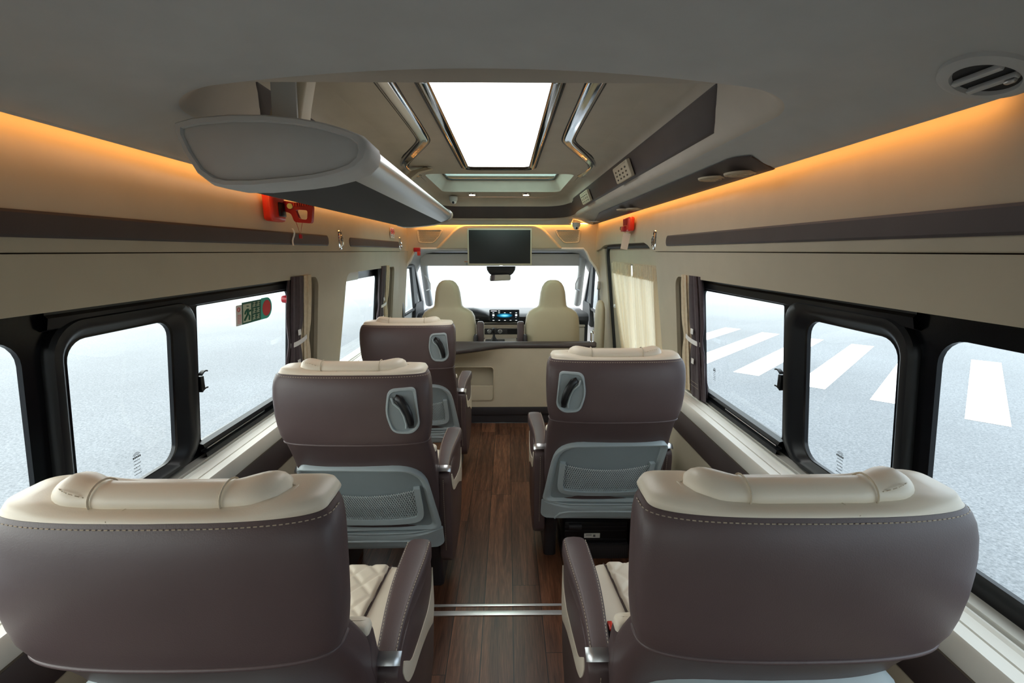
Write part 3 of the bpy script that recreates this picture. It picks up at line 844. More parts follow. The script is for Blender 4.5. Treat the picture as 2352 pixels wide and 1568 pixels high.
def tied_curtain(sx, yb, ybe, zlo, labels, grp):
    xf = lambda z: sx * (xgl(z) - .040)
    root = empty('tied_curtain', (0, 0, 0), cat='curtain', label=labels, group=grp)
    bm = bmesh.new(); fold_column(bm, 0, yb, zlo, 1.335, .066, .018, 7, 3, 1.03, xf=xf, lean=(0, -.01)); c = finish(bm, 'brown_cloth', M['curt_brown'], root, 80)
    bm = bmesh.new(); fold_column(bm, 0, ybe, zlo + .01, 1.335, .042, .022, 9, 5, 1.03, xf=xf); finish(bm, 'beige_lining', M['curt_beige'], root, 80)
    bm = bmesh.new()
    zt = 1.03; x = xf(zt); ym = (yb + ybe) / 2 - .015; R = []
    for dz in (-.011, .011): R.append([(x + .024 * math.cos(2 * PI * i / 32), ym + (.085 if abs(yb - ybe) > .1 else .07) * math.sin(2 * PI * i / 32), zt + dz + .012 * math.sin(2 * PI * i / 32)) for i in range(32)])
    loft(bm, R, True, False, False); finish(bm, 'tie_band', M['white'], root)
    for z in (1.075, .93):
        bm = bmesh.new(); box(bm, *sorted((xf(z) - sx * .0255, xf(z) - sx * .0245)), yb - .016, yb + .012, z - .013, z + .013); finish(bm, 'hook_patch', M['white'], root)
    for z in (zlo + .055, zlo + .075):
        bm = bmesh.new(); dashes(bm, [(xf(z) - sx * .0232, yb - .055 + .011 * i, z) for i in range(11)], .0009, .006, .003); finish(bm, 'stitching', M['stitch'], c)
tied_curtain(1, 2.125, 2.232, .750, 'brown curtain with beige lining tied by a white band, beside the zebra crossing window', 'tied brown and beige window curtains')
tied_curtain(-1, 2.120, 2.228, .750, 'brown curtain with beige lining tied by a white band, beside the exit sticker', 'tied brown and beige window curtains')
tied_curtain(-1, 3.62, 3.74, .750, 'narrow brown and beige tied curtain beside the foremost passenger window', 'tied brown and beige window curtains')

# ---------------------------------------------------------------- sliding door
xd = lambda z: .968 + .09 * (SEAM - z)
door = empty('door_1', kind='structure', cat='door', label='beige sliding door with a black seal and two hanging curtains')
win = rpoly([(2.80, .70), (3.62, .70), (3.95, 1.355), (2.80, 1.355)], [.03, .05, .08, .03])
dl = rpoly([(2.60, .0), (4.04, .0), (4.07, .6), (4.17, 1.478), (2.60, 1.478)], [.01, .1, .5, .10, .01], 8)
bm = bmesh.new(); sheet(bm, dl, [win], lambda y, z: (xd(z), y, z), (.02, 0, 0)); finish(bm, 'door_panel', M['wall'], door)
bm = bmesh.new(); sheet(bm, win, [], lambda y, z: (xd(z) + .022, y, z), (.003, 0, 0)); finish(bm, 'glass_pane', M['glass'], door)
bm = bmesh.new(); tube(bm, [(xd(z) - .004, y + .012, z + .010) for y, z in dl[6:]][:-6], .022, 8); finish(bm, 'seal', M['rubber'], door)
bm = bmesh.new()
tube(bm, [(xd(1.33) - .006, 3.97, 1.345), (xd(1.1) - .006, 3.86, 1.12), (xd(.72) - .006, 3.64, .70)], .008, 6); finish(bm, 'window_trim', M['panel'], door)
for k, t in enumerate((.2, .4, .62, .85)):
    z = 1.345 - .645 * t; y = 3.97 - .33 * t
    bm = bmesh.new(); cyl(bm, (xd(z) - .016, y, z), .007, .008, 'x', 12); finish(bm, 'button', M['chrome'], door)
bm = bmesh.new(); o = rpoly([(3.78, .74), (3.86, .74), (3.90, .93), (3.82, .95)], .03); sheet(bm, o, [], lambda y, z: (xd(z) - .006, y, z), (.004, 0, 0)); finish(bm, 'handle_recess', M['black'], door)
bm = bmesh.new(); box(bm, xd(.98) - .03, xd(.98), 3.92, 3.97, .965, .995, .006); finish(bm, 'latch', M['white'], door)
def hanging(y0, y1, dy, z0, z1, label, seed, folds):
    root = empty('door_curtain', (0, 0, 0), cat='curtain', label=label, group='cream curtains on the sliding door')
    rnd = random.Random(seed)
    bm = bmesh.new(); R = []; n = 160
    for k in range(24):
        t = k / 23; z = z0 + (z1 - z0) * t; row = []
        for i in range(n + 1):
            s = i / n; y = y0 + (y1 - y0) * s - dy * (1 - t) * s
            amp = .015 * (1 - .5 * smooth01((t - .86) / .1))
            if t > .9: amp = .006
            x = xd(z) - .030 + amp * math.sin(s * folds * 2 * PI + .5 * math.sin(3 * t + seed) + .8 * math.sin(s * 9 + seed)) + .004 * math.sin(s * 61 + t * 2)
            row.append((x, y, z))
        R.append(row)
    loft(bm, R, False); finish(bm, 'cloth', M['curt_sheer'], root, 170)
    bm = bmesh.new()
    R = []
    for z in (z1 - .085, z1 - .082, z1 - .004, z1 + .012):
        R.append([(xd(z) - .028 + .009 * math.sin(i / n * folds * 2 * PI), y0 + (y1 - y0) * i / n - dy * .1 * i / n, z) for i in range(n + 1)])
    loft(bm, R, False); finish(bm, 'heading_tape', M['curt_beige'], root, 170)
hanging(2.74, 3.275, .04, .64, 1.350, 'cream pleated door curtain nearer the coat hook', 1, 12)
hanging(3.36, 3.93, .26, .64, 1.350, 'cream pleated door curtain nearer the driver cab', 2, 13)
# step well below the door and the outer skin there
bm = bmesh.new(); sheet(bm, [(2.60, -.1), (4.60, -.1), (4.60, .70), (2.60, .70)], [], lambda y, z: (1.055, y, z), (.01, 0, 0))
sheet(bm, [(4.16, -.1), (4.60, -.1), (4.60, 1.40), (4.16, 1.40)], [], lambda y, z: (xd(z) + .03, y, z), (.01, 0, 0))
sheet(bm, [(2.40, .69), (2.62, .69), (2.62, 1.40), (2.40, 1.40)], [], lambda y, z: (xd(z) + .03, y, z), (.01, 0, 0))
tag(finish(bm, 'body_panel', M['body']), kind='structure', cat='body panel', label='outer skin of the van around the sliding door')

# ---------------------------------------------------------------- front cross wall with cab opening
wf = empty('wall_front', kind='structure', cat='wall', label='beige cross beam and pillars framing the driver cab')
arch = [(.76, -.05), (.985, .30), (1.0, .66), (.985, .95), (.955, 1.20), (.915, 1.29), (.86, 1.36), (.82, 1.44), (.79, 1.471)]
hole = [(x, z) for x, z in arch] + [(-x - .03, z) for x, z in reversed(arch)]
bm = bmesh.new()
sheet(bm, [(-1.06, -.08), (-.79, -.08)] + list(reversed([(-x - .03, z) for x, z in arch[0:]]))[::-1][0:0] + [(-1.06, -.08)][0:0] + [], [], lambda x, z: (x, Y1, z)) if False else None
outer = [(-1.08, -.08), (1.08, -.08), (1.08, 1.80), (-1.08, 1.80)]
sheet(bm, outer, [hole], lambda x, z: (x, Y1 + .0, z), (0, .05, 0))
finish(bm, 'beam', M['wall'], wf)
bm = bmesh.new(); tube(bm, [(x, Y1 + .005, z) for x, z in hole], .012, 8, True); finish(bm, 'opening_trim', M['grey_light'], wf)
# raised fairing in the middle
bm = bmesh.new()
fa = rpoly([(-.640, 1.474), (.585, 1.474), (.40, 1.665), (.33, 1.698), (-.375, 1.698), (-.445, 1.665)], [.01, .01, .08, .06, .06, .08])
fb = [((x + .03) * .965 - .03, 1.474 + (z - 1.474) * .965) for x, z in fa]
loft(bm, [[(x, Y1 - .001, z) for x, z in fa], [(x, Y1 - .022, z) for x, z in fb], [(x, Y1 - .028, z) for x, z in [((x + .03) * .94 - .03, 1.476 + (z - 1.474) * .93) for x, z in fa]]], True, False, True)
finish(bm, 'fairing', M['panel'], wf)
# wall between sliding door and pillar
bm = bmesh.new(); sheet(bm, [(4.08, 0), (4.52, 0), (4.52, 1.47), (4.20, 1.47), (4.10, .6)], [], lambda y, z: (.935 + .09 * (SEAM - z), y, z), (.03, 0, 0)); finish(bm, 'pillar_right', M['wall'], wf)
bm = bmesh.new(); sheet(bm, [(4.18, 0), (4.52, 0), (4.52, 1.449), (4.18, 1.449)], [], lambda y, z: (-(.915 + .10 * (SEAM - z)), y, z), (-.03, 0, 0)); finish(bm, 'pillar_left', M['wall'], wf)
# rounded pad on the pillar by the partition
bm = bmesh.new(); R = []
for z, w in ((.30, .9), (.5, 1), (.85, 1), (.93, .92), (.98, .7), (1.005, .35)):
    c = .905; R.append([(c + .045 * w * math.cos(2 * PI * i / 20), 4.16 + .09 * w * math.sin(2 * PI * i / 20), z) for i in range(20)])
loft(bm, R); finish(bm, 'pillar_pad', M['panel'], wf)
# speakers
for sx, lab in ((-1, 'nearer the no smoking sticker'), (1, 'below the dome camera')):
    root = empty('speaker_grille', (0, 0, 0), cat='speaker', label='beige perforated speaker grille on the cross beam, ' + lab, group='speaker grilles on the cross beam')
    o = [(-.825, 1.652), (-.565, 1.652), (-.592, 1.592), (-.660, 1.520), (-.808, 1.526)]
    if sx > 0: o = [(-.06 - x, z) for x, z in o]
    oo = rpoly(o, .022); cx = sum(p[0] for p in o) / 5; cz = sum(p[1] for p in o) / 5
    oi = [(cx + (x - cx) * .84, cz + (z - cz) * .82) for x, z in oo]
    bm = bmesh.new(); loft(bm, [[(x, Y1 - .001, z) for x, z in oo], [(x, Y1 - .007, z) for x, z in [(cx + (x - cx) * .97, cz + (z - cz) * .96) for x, z in oo]], [(x, Y1 - .006, z) for x, z in [(cx + (x - cx) * .88, cz + (z - cz) * .86) for x, z in oo]], [(x, Y1 - .003, z) for x, z in oi]], True, False, True)
    finish(bm, 'rim', M['panel'], root)
    bm = bmesh.new()
    def inside(x, z, P):
        c = False
        for (x1, z1), (x2, z2) in zip(P, P[1:] + P[:1]):
            if (z1 > z) != (z2 > z) and x < (x2 - x1) * (z - z1) / (z2 - z1) + x1: c = not c
        return c
    for j in range(16):
        for i in range(34):
            x = min(p[0] for p in oi) + .004 + i * .0085 + (.00425 if j % 2 else 0); z = min(p[1] for p in oi) + .004 + j * .0074
            if inside(x, z, oi):
                bm.faces.new([bm.verts.new((x + .0027 * math.cos(a), Y1 - .0036, z + .0027 * math.sin(a))) for a in [PI / 3 * q for q in range(6)]])
    finish(bm, 'dot_pattern', M['black'], root)
# dome cameras
for (x, y, z, lab) in ((.70, 4.40, 1.690, 'small white dome camera under the ceiling edge above a speaker grille'), (-.425, 4.20, 1.900, 'small beige dome camera on the ceiling between luggage rack and spotlights')):
    root = empty('dome_camera', (x, y, z), cat='camera', label=lab)
    bm = bmesh.new(); R = []
    for r, h in ((.038, .02), (.038, 0), (.036, -.012), (.030, -.020)): R.append([(r * math.cos(2 * PI * i / 24), r * math.sin(2 * PI * i / 24), h) for i in range(24)])
    loft(bm, R); finish(bm, 'base', M['headliner'], root)
    bm = bmesh.new(); R = []
    for k in range(8):
        a = PI / 2 * k / 7; R.append([(.028 * math.cos(a) * math.cos(2 * PI * i / 24), .028 * math.cos(a) * math.sin(2 * PI * i / 24), -.020 - .026 * math.sin(a)) for i in range(24)])
    loft(bm, R); finish(bm, 'dome', M['grey_light'], root)
    bm = bmesh.new(); cyl(bm, (0, -.024, -.032), .010, .012, 'y', 16); finish(bm, 'lens', M['black'], root)

# ---------------------------------------------------------------- hanging screen
tv = empty('tv_screen', (-.018, 4.2, 1.484), cat='screen', label='flat black screen in a beige frame hanging above the partition')
bm = bmesh.new(); box(bm, -.291, .291, -.004, .030, -.164, .164, .006); finish(bm, 'housing', M['panel'], tv)
bm = bmesh.new(); box(bm, -.277, .277, -.0065, -.002, -.146, .150, .001); finish(bm, 'display', M['tv_black'], tv)
bm = bmesh.new(); box(bm, -.05, .05, .03, .26, .05, .13, .01); box(bm, -.02, .02, .03, .24, -.02, .08, .004); finish(bm, 'mount', M['panel'], tv)

# ---------------------------------------------------------------- cab
cab = empty('wall_cab', kind='structure', cat='wall', label='light grey roof, pillars and doors of the driver cab')
bm = bmesh.new()
R = []
for y, z in ((Y1 + .03, 1.474), (4.8, 1.472), (5.1, 1.455), (5.30, 1.425), (5.42, 1.37)):
    R.append([(-1.03, y, z - .20), (-.97, y, z - .10), (-.86, y, z - .02), (-.7, y, z), (0, y, z + .005), (.7, y, z), (.86, y, z - .02), (.97, y, z - .10), (1.03, y, z - .20)])
loft(bm, R, False); finish(bm, 'cab_roof', M['grey_light'], cab)
bm = bmesh.new()
for sx in (-1, 1):
    sheet(bm, [(4.50, -.05), (6.1, -.05), (6.1, .80), (5.36, 1.42), (4.50, 1.42)], [rpoly([(4.64, .80), (5.62, .80), (5.12, 1.29), (4.64, 1.29)], .04)], lambda y, z: (sx * (1.03 - .05 * (z - .8)), y, z), (sx * .03, 0, 0))
finish(bm, 'cab_side', M['grey_light'], cab)
for sx in (-1, 1):
    # A pillar
    bm = bmesh.new(); P = [(sx * .90, 5.24, 1.40), (sx * .925, 5.42, 1.22), (sx * .95, 5.70, .98), (sx * .965, 5.92, .78)]
    tube(bm, P, [.045, .042, .045, .05], 10); finish(bm, 'a_pillar', M['grey_light'], cab)
    # black door window frame and quarter piece
    bm = bmesh.new(); q = rpoly([(4.64, .80), (5.62, .80), (5.12, 1.29), (4.64, 1.29)], .04)
    tube(bm, [(sx * (1.015 - .05 * (z - .8)), y, z) for y, z in q], .018, 6, True)
    sheet(bm, [(5.20, .74), (5.42, .74), (5.10, 1.30), (4.95, 1.30)], [], lambda y, z: (sx * (1.00 - .05 * (z - .8)), y, z), (sx * .03, 0, 0))
    sheet(bm, [(5.10, .60), (5.75, .60), (5.60, .85), (5.18, .86)], [], lambda y, z: (sx * (.99 - .05 * (z - .8)), y, z), (sx * .03, 0, 0))
    finish(bm, 'door_window_frame', M['dash'], cab)
    bm = bmesh.new(); sheet(bm, q, [], lambda y, z: (sx * (1.04 - .05 * (z - .8)), y, z), (sx * .003, 0, 0)); finish(bm, 'glass_pane', M['glass'], cab)
    bm = bmesh.new(); hb = [(sx * .905, 5.30, 1.17), (sx * .865, 5.28, 1.14), (sx * .845, 5.30, 1.08), (sx * .855, 5.36, 1.01), (sx * .905, 5.42, .99)]
    tube(bm, hb, .008, 8); tag(finish(bm, 'grab_handle', M['grey_light']), cat='handle', label='light grey grab handle on the windscreen pillar beside the %s' % ('driver seat' if sx < 0 else 'co-driver seat'), group='pillar grab handles')
ws = empty('window_5', kind='structure', cat='window', label='wide bright windscreen in front of the cab seats')
bm = bmesh.new(); f = lambda x, t: (x, 5.30 + .68 * t, 1.42 - .66 * t)
sheet(bm, [(-.90, 0), (.90, 0), (.99, 1), (-.99, 1)], [], f, (0, .003, .003)); finish(bm, 'glass_pane', M['glass'], ws)
# rolled grey visors
for sx in (-1, 1):
    x0, x1 = (-.925, -.035) if sx < 0 else (-.005, .865)
    root = empty('sun_visor', (0, 0, 0), cat='sun visor', label='grey sun visor folded down above the %s' % ('driver seat' if sx < 0 else 'co-driver seat'), group='grey sun visors')
    bm = bmesh.new(); box(bm, x0, x1, 5.19, 5.21, 1.284, 1.418, .009, 3); finish(bm, 'pad', M['grey_visor'], root)
    bm = bmesh.new(); tube(bm, [(x0 + .01, 5.20, 1.424), (x1 - .01, 5.20, 1.424)], .007, 8); finish(bm, 'pivot_rod', M['rubber'], root)
    if sx < 0:
        bm = bmesh.new(); box(bm, -.43, -.315, 5.187, 5.1895, 1.295, 1.335); lb = finish(bm, 'warning_label', M['paper'], root)
        bm = bmesh.new(); box(bm, -.43, -.315, 5.186, 5.1875, 1.327, 1.335); finish(bm, 'orange_stripe', mat('orange_print', (.8, .3, .1), .6), lb)
        bm = bmesh.new()
        for k in range(5): box(bm, -.412, -.340 + .004 * (k % 2), 5.186, 5.1875, 1.299 + k * .005, 1.3015 + k * .005)
        finish(bm, 'lettering', mat('blue_print', (.2, .3, .5), .6), lb)
mir = empty('rearview_mirror', (-.02, 5.2, 1.2), cat='mirror', label='interior mirror under a black sensor housing at the windscreen')
bm = bmesh.new(); R = []
for z, w, d in ((.08, .165, .03), (.04, .160, .04), (.0, .135, .04), (-.02, .11, .03)): R.append([(x, y, z) for x, y in rrect(-w, w, .02 - d, .02 + d, .02, 4)])
loft(bm, R); finish(bm, 'sensor_housing', M['dash'], mir)
bm = bmesh.new(); o = rpoly([(-.130, -.085), (.110, -.075), (.105, -.005), (-.120, -.012)], .025)
loft(bm, [[(x, -.02, z) for x, z in o], [(x, -.04, z) for x, z in o], [(x * .96, -.045, -.045 + (z + .045) * .92) for x, z in o]]); mb_ = finish(bm, 'mirror_shell', M['dash'], mir)
bm = bmesh.new(); sheet(bm, [(x * .95, -.045 + (z + .045) * .90) for x, z in o], [], lambda x, z: (x, -.0465, z)); finish(bm, 'mirror_glass', M['mirror'], mb_)

# dashboard
dash = empty('dashboard', (0, 5.2, 0), cat='dashboard', label='dark dashboard with beige centre strip behind the partition')
bm = bmesh.new(); R = []
for k in range(41):
    x = -.99 + 1.98 * k / 40
    h = .065 * (1 - smooth01((abs(x + .55) - .18) / .28))
    R.append([(x, .74, .72), (x, .45, .72 + h * .5), (x, .12, .735 + h), (x, .04, .728 + h), (x, .0, .706 + h * .6), (x, -.005, .665), (x, .02, .640), (x, .045, .60), (x, .05, .0)])
loft(bm, R, False); finish(bm, 'body', M['dash'], dash, 50)
bm = bmesh.new(); box(bm, -.95, .95, -.012, .03, .588, .612, .006); box(bm, -.24, .22, -.018, .02, .612, .640, .008); finish(bm, 'trim_strip', M['dash_beige'], dash)
bm = bmesh.new(); box(bm, -.215, .195, -.0215, -.01, .617, .635, .003); finish(bm, 'switch_bar', M['dash'], dash)
bm = bmesh.new(); box(bm, -.24, .20, -.005, .04, .455, .588, .01); box(bm, -.95, -.26, .0, .05, .2, .588, .02); box(bm, .22, .95, .0, .05, .2, .588, .02); finish(bm, 'lower_panel', M['dash_beige'], dash)
bm = bmesh.new(); box(bm, -.215, .185, -.010, .0, .500, .572, .004); cp = finish(bm, 'control_panel', M['dash'], dash)
bm = bmesh.new(); box(bm, .05, .175, -.012, -.008, .508, .562); finish(bm, 'storage_slot', M['black'], cp)
for x in (-.16, -.035):
    bm = bmesh.new(); tube(bm, [(x + .02 * math.cos(2 * PI * i / 24), -.016, .538 + .02 * math.sin(2 * PI * i / 24)) for i in range(24)], .005, 6, True); cyl(bm, (x, -.018, .538), .013, .016, 'y', 20); finish(bm, 'knob', M['silver'], cp)
for x0, x1 in ((-.42, -.17), (.20, .45)):
    bm = bmesh.new()
    for k in range(4): box(bm, x0, x1, -.014, .0, .652 + k * .017, .656 + k * .017)
    vv = finish(bm, 'air_vent_slat', M['black'], dash)
    bm = bmesh.new(); box(bm, (x0 + x1) / 2 - .02, (x0 + x1) / 2 + .02, -.018, -.012, .676, .681, .001); finish(bm, 'vent_tab', M['chrome'], vv)
scr = finish((lambda b: (box(b, -.155, .187, -.055, -.035, .655, .795, .008), b)[1])(bmesh.new()), 'touch_screen', M['tv_black'], dash)
# glowing display content
def emis(name, c, s):
    return mat(name, c, .5, emit=c, estr=s)
bm = bmesh.new(); cx, cz = .018, .728
nseg = 36
ctr = bm.verts.new((cx, -.0558, cz)); lay = bm.loops.layers.float_color.new('Col')
def disp_mat():
    m = mat('display_glow', (0, 0, 0), .4); nt = m.node_tree; b = nt.nodes['Principled BSDF']
    tc = nt.nodes.new('ShaderNodeTexCoord'); mp = nt.nodes.new('ShaderNodeMapping')
    mp.inputs['Location'].default_value = (-.018 / .095, 0, -.728 / .026); mp.inputs['Scale'].default_value = (1 / .095, 0, 1 / .026)
    gr = nt.nodes.new('ShaderNodeTexGradient'); gr.gradient_type = 'SPHERICAL'
    nt.links.new(tc.outputs['Object'], mp.inputs[0]); nt.links.new(mp.outputs[0], gr.inputs[0])
    r = nt.nodes.new('ShaderNodeValToRGB'); e = r.color_ramp.elements; e[0].color = (0, .002, .004, 1); e[1].color = (.25, .85, 1.0, 1); e[1].position = .9
    el = r.color_ramp.elements.new(.4); el.color = (.0, .18, .35, 1)
    nt.links.new(gr.outputs[0], r.inputs[0]); nt.links.new(r.outputs[0], b.inputs['Emission Color']); b.inputs['Emission Strength'].default_value = 1.6
    return m
bm.free(); bm = bmesh.new(); box(bm, -.145, .178, -.0562, -.0552, .665, .787); finish(bm, 'display', disp_mat(), scr)
bm = bmesh.new()
random.seed(3)
for k in range(5):
    x = -.118 + k * .065; box(bm, x, x + .018, -.0572, -.0564, .757, .762); box(bm, x, x + .02, -.0572, -.0564, .670 + .001 * (k % 2), .675)
for k in (0, 4):
    x = -.120 + k * .065; box(bm, x, x + .022, -.0572, -.0564, .722, .742); box(bm, x + .002, x + .006, -.0572, -.0564, .705, .709); box(bm, x + .010, x + .014, -.0572, -.0564, .705, .709)
box(bm, -.138, -.07, -.0572, -.0564, .777, .783); box(bm, -.055, -.035, -.0572, -.0564, .777, .783)
finish(bm, 'icon', emis('icon_white', (.9, .95, 1), 1.6), scr)
# console and gear lever
bm = bmesh.new(); box(bm, -.22, .16, -.42, .05, .30, .46, .02); cn = finish(bm, 'centre_console', M['dash_beige'], dash)
bm = bmesh.new(); box(bm, -.20, .02, -.35, -.12, .455, .466, .004); finish(bm, 'gear_plate', M['dash'], cn)
bm = bmesh.new(); R = []
for z, r in ((.466, .05), (.49, .03), (.52, .014), (.555, .012), (.565, .022), (.59, .026), (.61, .018), (.616, .006)): R.append([(-.10 + r * math.cos(2 * PI * i / 16), -.23 + r * math.sin(2 * PI * i / 16), z) for i in range(16)])
loft(bm, R); finish(bm, 'gear_lever', M['tv_black'], cn)

# cab seats
def cab_seat(x, label):
    root = empty('cab_seat', (x, 4.15, 0), cat='seat', label=label, group='cream cab seats')
    bm = bmesh.new(); R = []
    for z, w, t, n_ in ((.36, .25, .07, 4), (.45, .258, .075, 4), (.62, .258, .075, 4), (.78, .252, .075, 4), (.86, .240, .07, 4), (.90, .218, .065, 4), (.925, .180, .06, 4), (.942, .142, .055, 4), (.96, .128, .052, 4), (1.0, .121, .05, 4), (1.08, .112, .048, 4), (1.13, .098, .046, 4), (1.165, .076, .042, 4), (1.185, .05, .034, 3), (1.192, .02, .016, 2)):
        ring = []
        for i in range(40):
            a = 2 * PI * i / 40; c, s_ = math.cos(a), math.sin(a)
            ring.append((w * math.copysign(abs(c) ** (2 / n_), c), t * math.copysign(abs(s_) ** (2 / n_), s_) - .06 * (z - .8) + .03 * (abs(c) ** 3) , z))
        R.append(ring)
    loft(bm, R); finish(bm, 'backrest', M['leather_cab'], root, 60)
    bm = bmesh.new(); box(bm, -.26, .26, -.02, .52, .30, .42, .04, 3); finish(bm, 'seat', M['leather_cab'], root)
    bm = bmesh.new(); box(bm, -.22, .22, .0, .48, -.02, .31, .02); finish(bm, 'base', M['plinth'], root)
    s = 1 if x < 0 else -1
    bm = bmesh.new(); box(bm, *sorted((s * .263, s * .325)), -.05, .02, .45, .815, .018, 3); finish(bm, 'armrest', M['leather_brown'], root)
    bm = bmesh.new(); box(bm, *sorted((s * .235, s * .268)), -.10, -.02, .40, .70, .012, 3); finish(bm, 'armrest_bracket', M['plinth'], root)
cab_seat(-.492, 'cream driver seat back seen past the foremost passenger seat')
cab_seat(.466, 'cream co-driver seat back in front of the dark counter')
# belts on the pillars
for sx in (-1, 1):
    x = sx * .955 - .015
    root = empty('seat_belt', (x, 4.44, 0), cat='seat belt', label='seat belt with chrome buckle on the cab pillar beside the %s' % ('driver seat' if sx < 0 else 'co-driver seat'), group='cab seat belts')
    bm = bmesh.new(); box(bm, -.016, .016, -.012, .012, 1.08, 1.16, .006); finish(bm, 'anchor', M['silver'], root)
    bm = bmesh.new(); box(bm, -.006, .006, -.02, .02, .55, 1.09, .001); finish(bm, 'webbing', M['marking_grey'], root)

# ---------------------------------------------------------------- partition and counter
part = empty('wall_partition', (0, 0, 0), kind='structure', cat='partition', label='low beige partition with a storage pocket behind the cab seats')
bm = bmesh.new()
pk = rrect(-.40, -.070, .205, .492, .025)
sheet(bm, [(-.93, .145), (.765, .145), (.765, .655), (-.93, .655)], [pk], lambda x, z: (x, 3.70, z), (0, .02, 0))
box(bm, .745, .765, 3.70, 3.80, 0, .655)
finish(bm, 'partition_panel', M['wall'], part)
bm = bmesh.new()
loft(bm, [[(x, 3.70, z) for x, z in pk], [(-.235 + (x + .235) * .97, 3.78, .35 + (z - .35) * .95) for x, z in pk]], True, False, True)
finish(bm, 'pocket', M['wall'], part)
bm = bmesh.new(); o = rrect(-.398, -.072, .207, .335, [.024, .024, .006, .006]); loft(bm, [[(x, 3.705, z) for x, z in o], [(x, 3.693, z) for x, z in o], [(-.235 + (x + .235) * .985, 3.690, .271 + (z - .271) * .96) for x, z in o]]); finish(bm, 'pocket_front', M['panel'], part)
bm = bmesh.new(); tube(bm, [(x, 3.698, z) for x, z in rrect(-.404, -.066, .201, .496, .027)], .004, 6, True); finish(bm, 'pocket_rim', M['panel'], part)
bm = bmesh.new(); box(bm, -.93, .75, 3.71, 3.75, 0, .15); box(bm, -.93, .75, 3.70, 3.712, .075, .145, .002); finish(bm, 'kick_panel', M['plinth'], part)
bm = bmesh.new()
def wave(x): return 3.685 - .24 * (1 - smooth01((x + .42) / .50))
front = [(-.93 + (1.70) * k / 48, wave(-.93 + 1.70 * k / 48)) for k in range(49)]
o = front + [(.785, 3.695), (.795, 3.72), (.795, 3.78), (.785, 3.80), (-.93, 3.80)]
loft(bm, [[(x, y + (.012 if y < 3.7 else 0), .660) for x, y in o], [(x, y, .668) for x, y in o], [(x, y, .686) for x, y in o], [(x, y + (.010 if y < 3.7 else 0), .695) for x, y in o]])
tag(finish(bm, 'counter', M['band'], None, 60), label='dark brown counter top with a wavy front edge on the beige partition', cat='counter')
# soft fairing under the deeper counter end
bm = bmesh.new(); R = []
for t in [k / 8 for k in range(9)]:
    z = .655 - .15 * t; q = (1 - t) ** 2
    R.append([(x, 3.70 - (3.70 - y - .02) * q - .001, z) for x, y in front[:34]])
loft(bm, R, False); finish(bm, 'counter_fairing', M['wall'], part)
bm = bmesh.new(); tube(bm, [(.755, 3.75, .695), (.755, 3.75, .78), (.765, 3.75, .80), (.775, 3.75, .77)], .008, 8); cyl(bm, (.755, 3.75, .699), .018, .008); tag(finish(bm, 'chrome_fitting', M['chrome']), label='small chrome upright fitting at the door end of the dark counter', cat='fitting')

# ---------------------------------------------------------------- luggage rack
SEC = [(-.666, 1.721), (-.626, 1.731), (-.55, 1.738), (-.47, 1.738), (-.403, 1.732), (-.35, 1.723), (-.307, 1.711), (-.269, 1.697), (-.255, 1.684), (-.252, 1.668), (-.258, 1.648), (-.278, 1.630), (-.314, 1.616), (-.365, 1.604), (-.415, 1.597), (-.515, 1.588), (-.575, 1.588), (-.604, 1.595), (-.631, 1.617), (-.654, 1.662), (-.668, 1.705)]
rack = empty('luggage_rack', (-.46, 1.1, 1.66), cat='luggage rack', label='long overhead luggage rack with silver rail and dark fabric underside hanging from the ceiling')
def sec_at(y, s=1.0, c=(-.46, 1.66)):
    t = (y - 1.1) / 2.0
    return [((x - c[0]) * s - .058 * t, y - 1.1, (z - c[1]) * s + .014 * t) for x, z in SEC]
def strip(i0, i1, s, name, m, y0=1.10, y1=3.10, ang=38):
    bm = bmesh.new(); R = []
    for k in range(9):
        y = y0 + (y1 - y0) * k / 8; q = sec_at(y, s); R.append([q[i % len(q)] for i in range(i0, i1 + 1)])
    loft(bm, R, False); return finish(bm, name, m, rack, ang)
strip(20, 27, .965, 'tray_top', M['panel'])
strip(7 - 1, 12, .965, 'silver_rail', M['silver'], ang=80)
strip(12, 17, .965, 'fabric_underside', M['rack_cloth'])
strip(17, 20, .965, 'tray_back', M['panel'])
def ring_s(y, s, dy=0, c=(-.46, 1.66)):
    return [(p[0], p[1] + dy, p[2]) for p in sec_at(y, s)]
bm = bmesh.new()
def inset_ring(y, d):
    q = sec_at(y); out = []
    cx = -.03; cz = 0.0
    for x, yy, z in q:
        out.append((cx + (x - cx) * (1 - d), yy, cz + (z - cz) * (1 - d * 2.1)))
    return out
loft(bm, [inset_ring(1.16, -.005), inset_ring(1.075, -.012), inset_ring(1.058, .008), inset_ring(1.052, .03), inset_ring(1.052, .085), inset_ring(1.060, .10), inset_ring(1.058, .12)])
cap = finish(bm, 'end_cap', M['headliner'], rack, 50)
bm = bmesh.new(); loft(bm, [ring_s(3.08, 1.0), ring_s(3.13, 1.01), ring_s(3.15, .97)]); finish(bm, 'end_cap', M['panel'], rack, 50)
bm = bmesh.new()
for k in range(5): tube(bm, [(p[0], p[1], p[2]) for p in ring_s(3.055 + k * .016, .985)], .0035, 5, True)
finish(bm, 'rail_rib', M['silver'], rack)
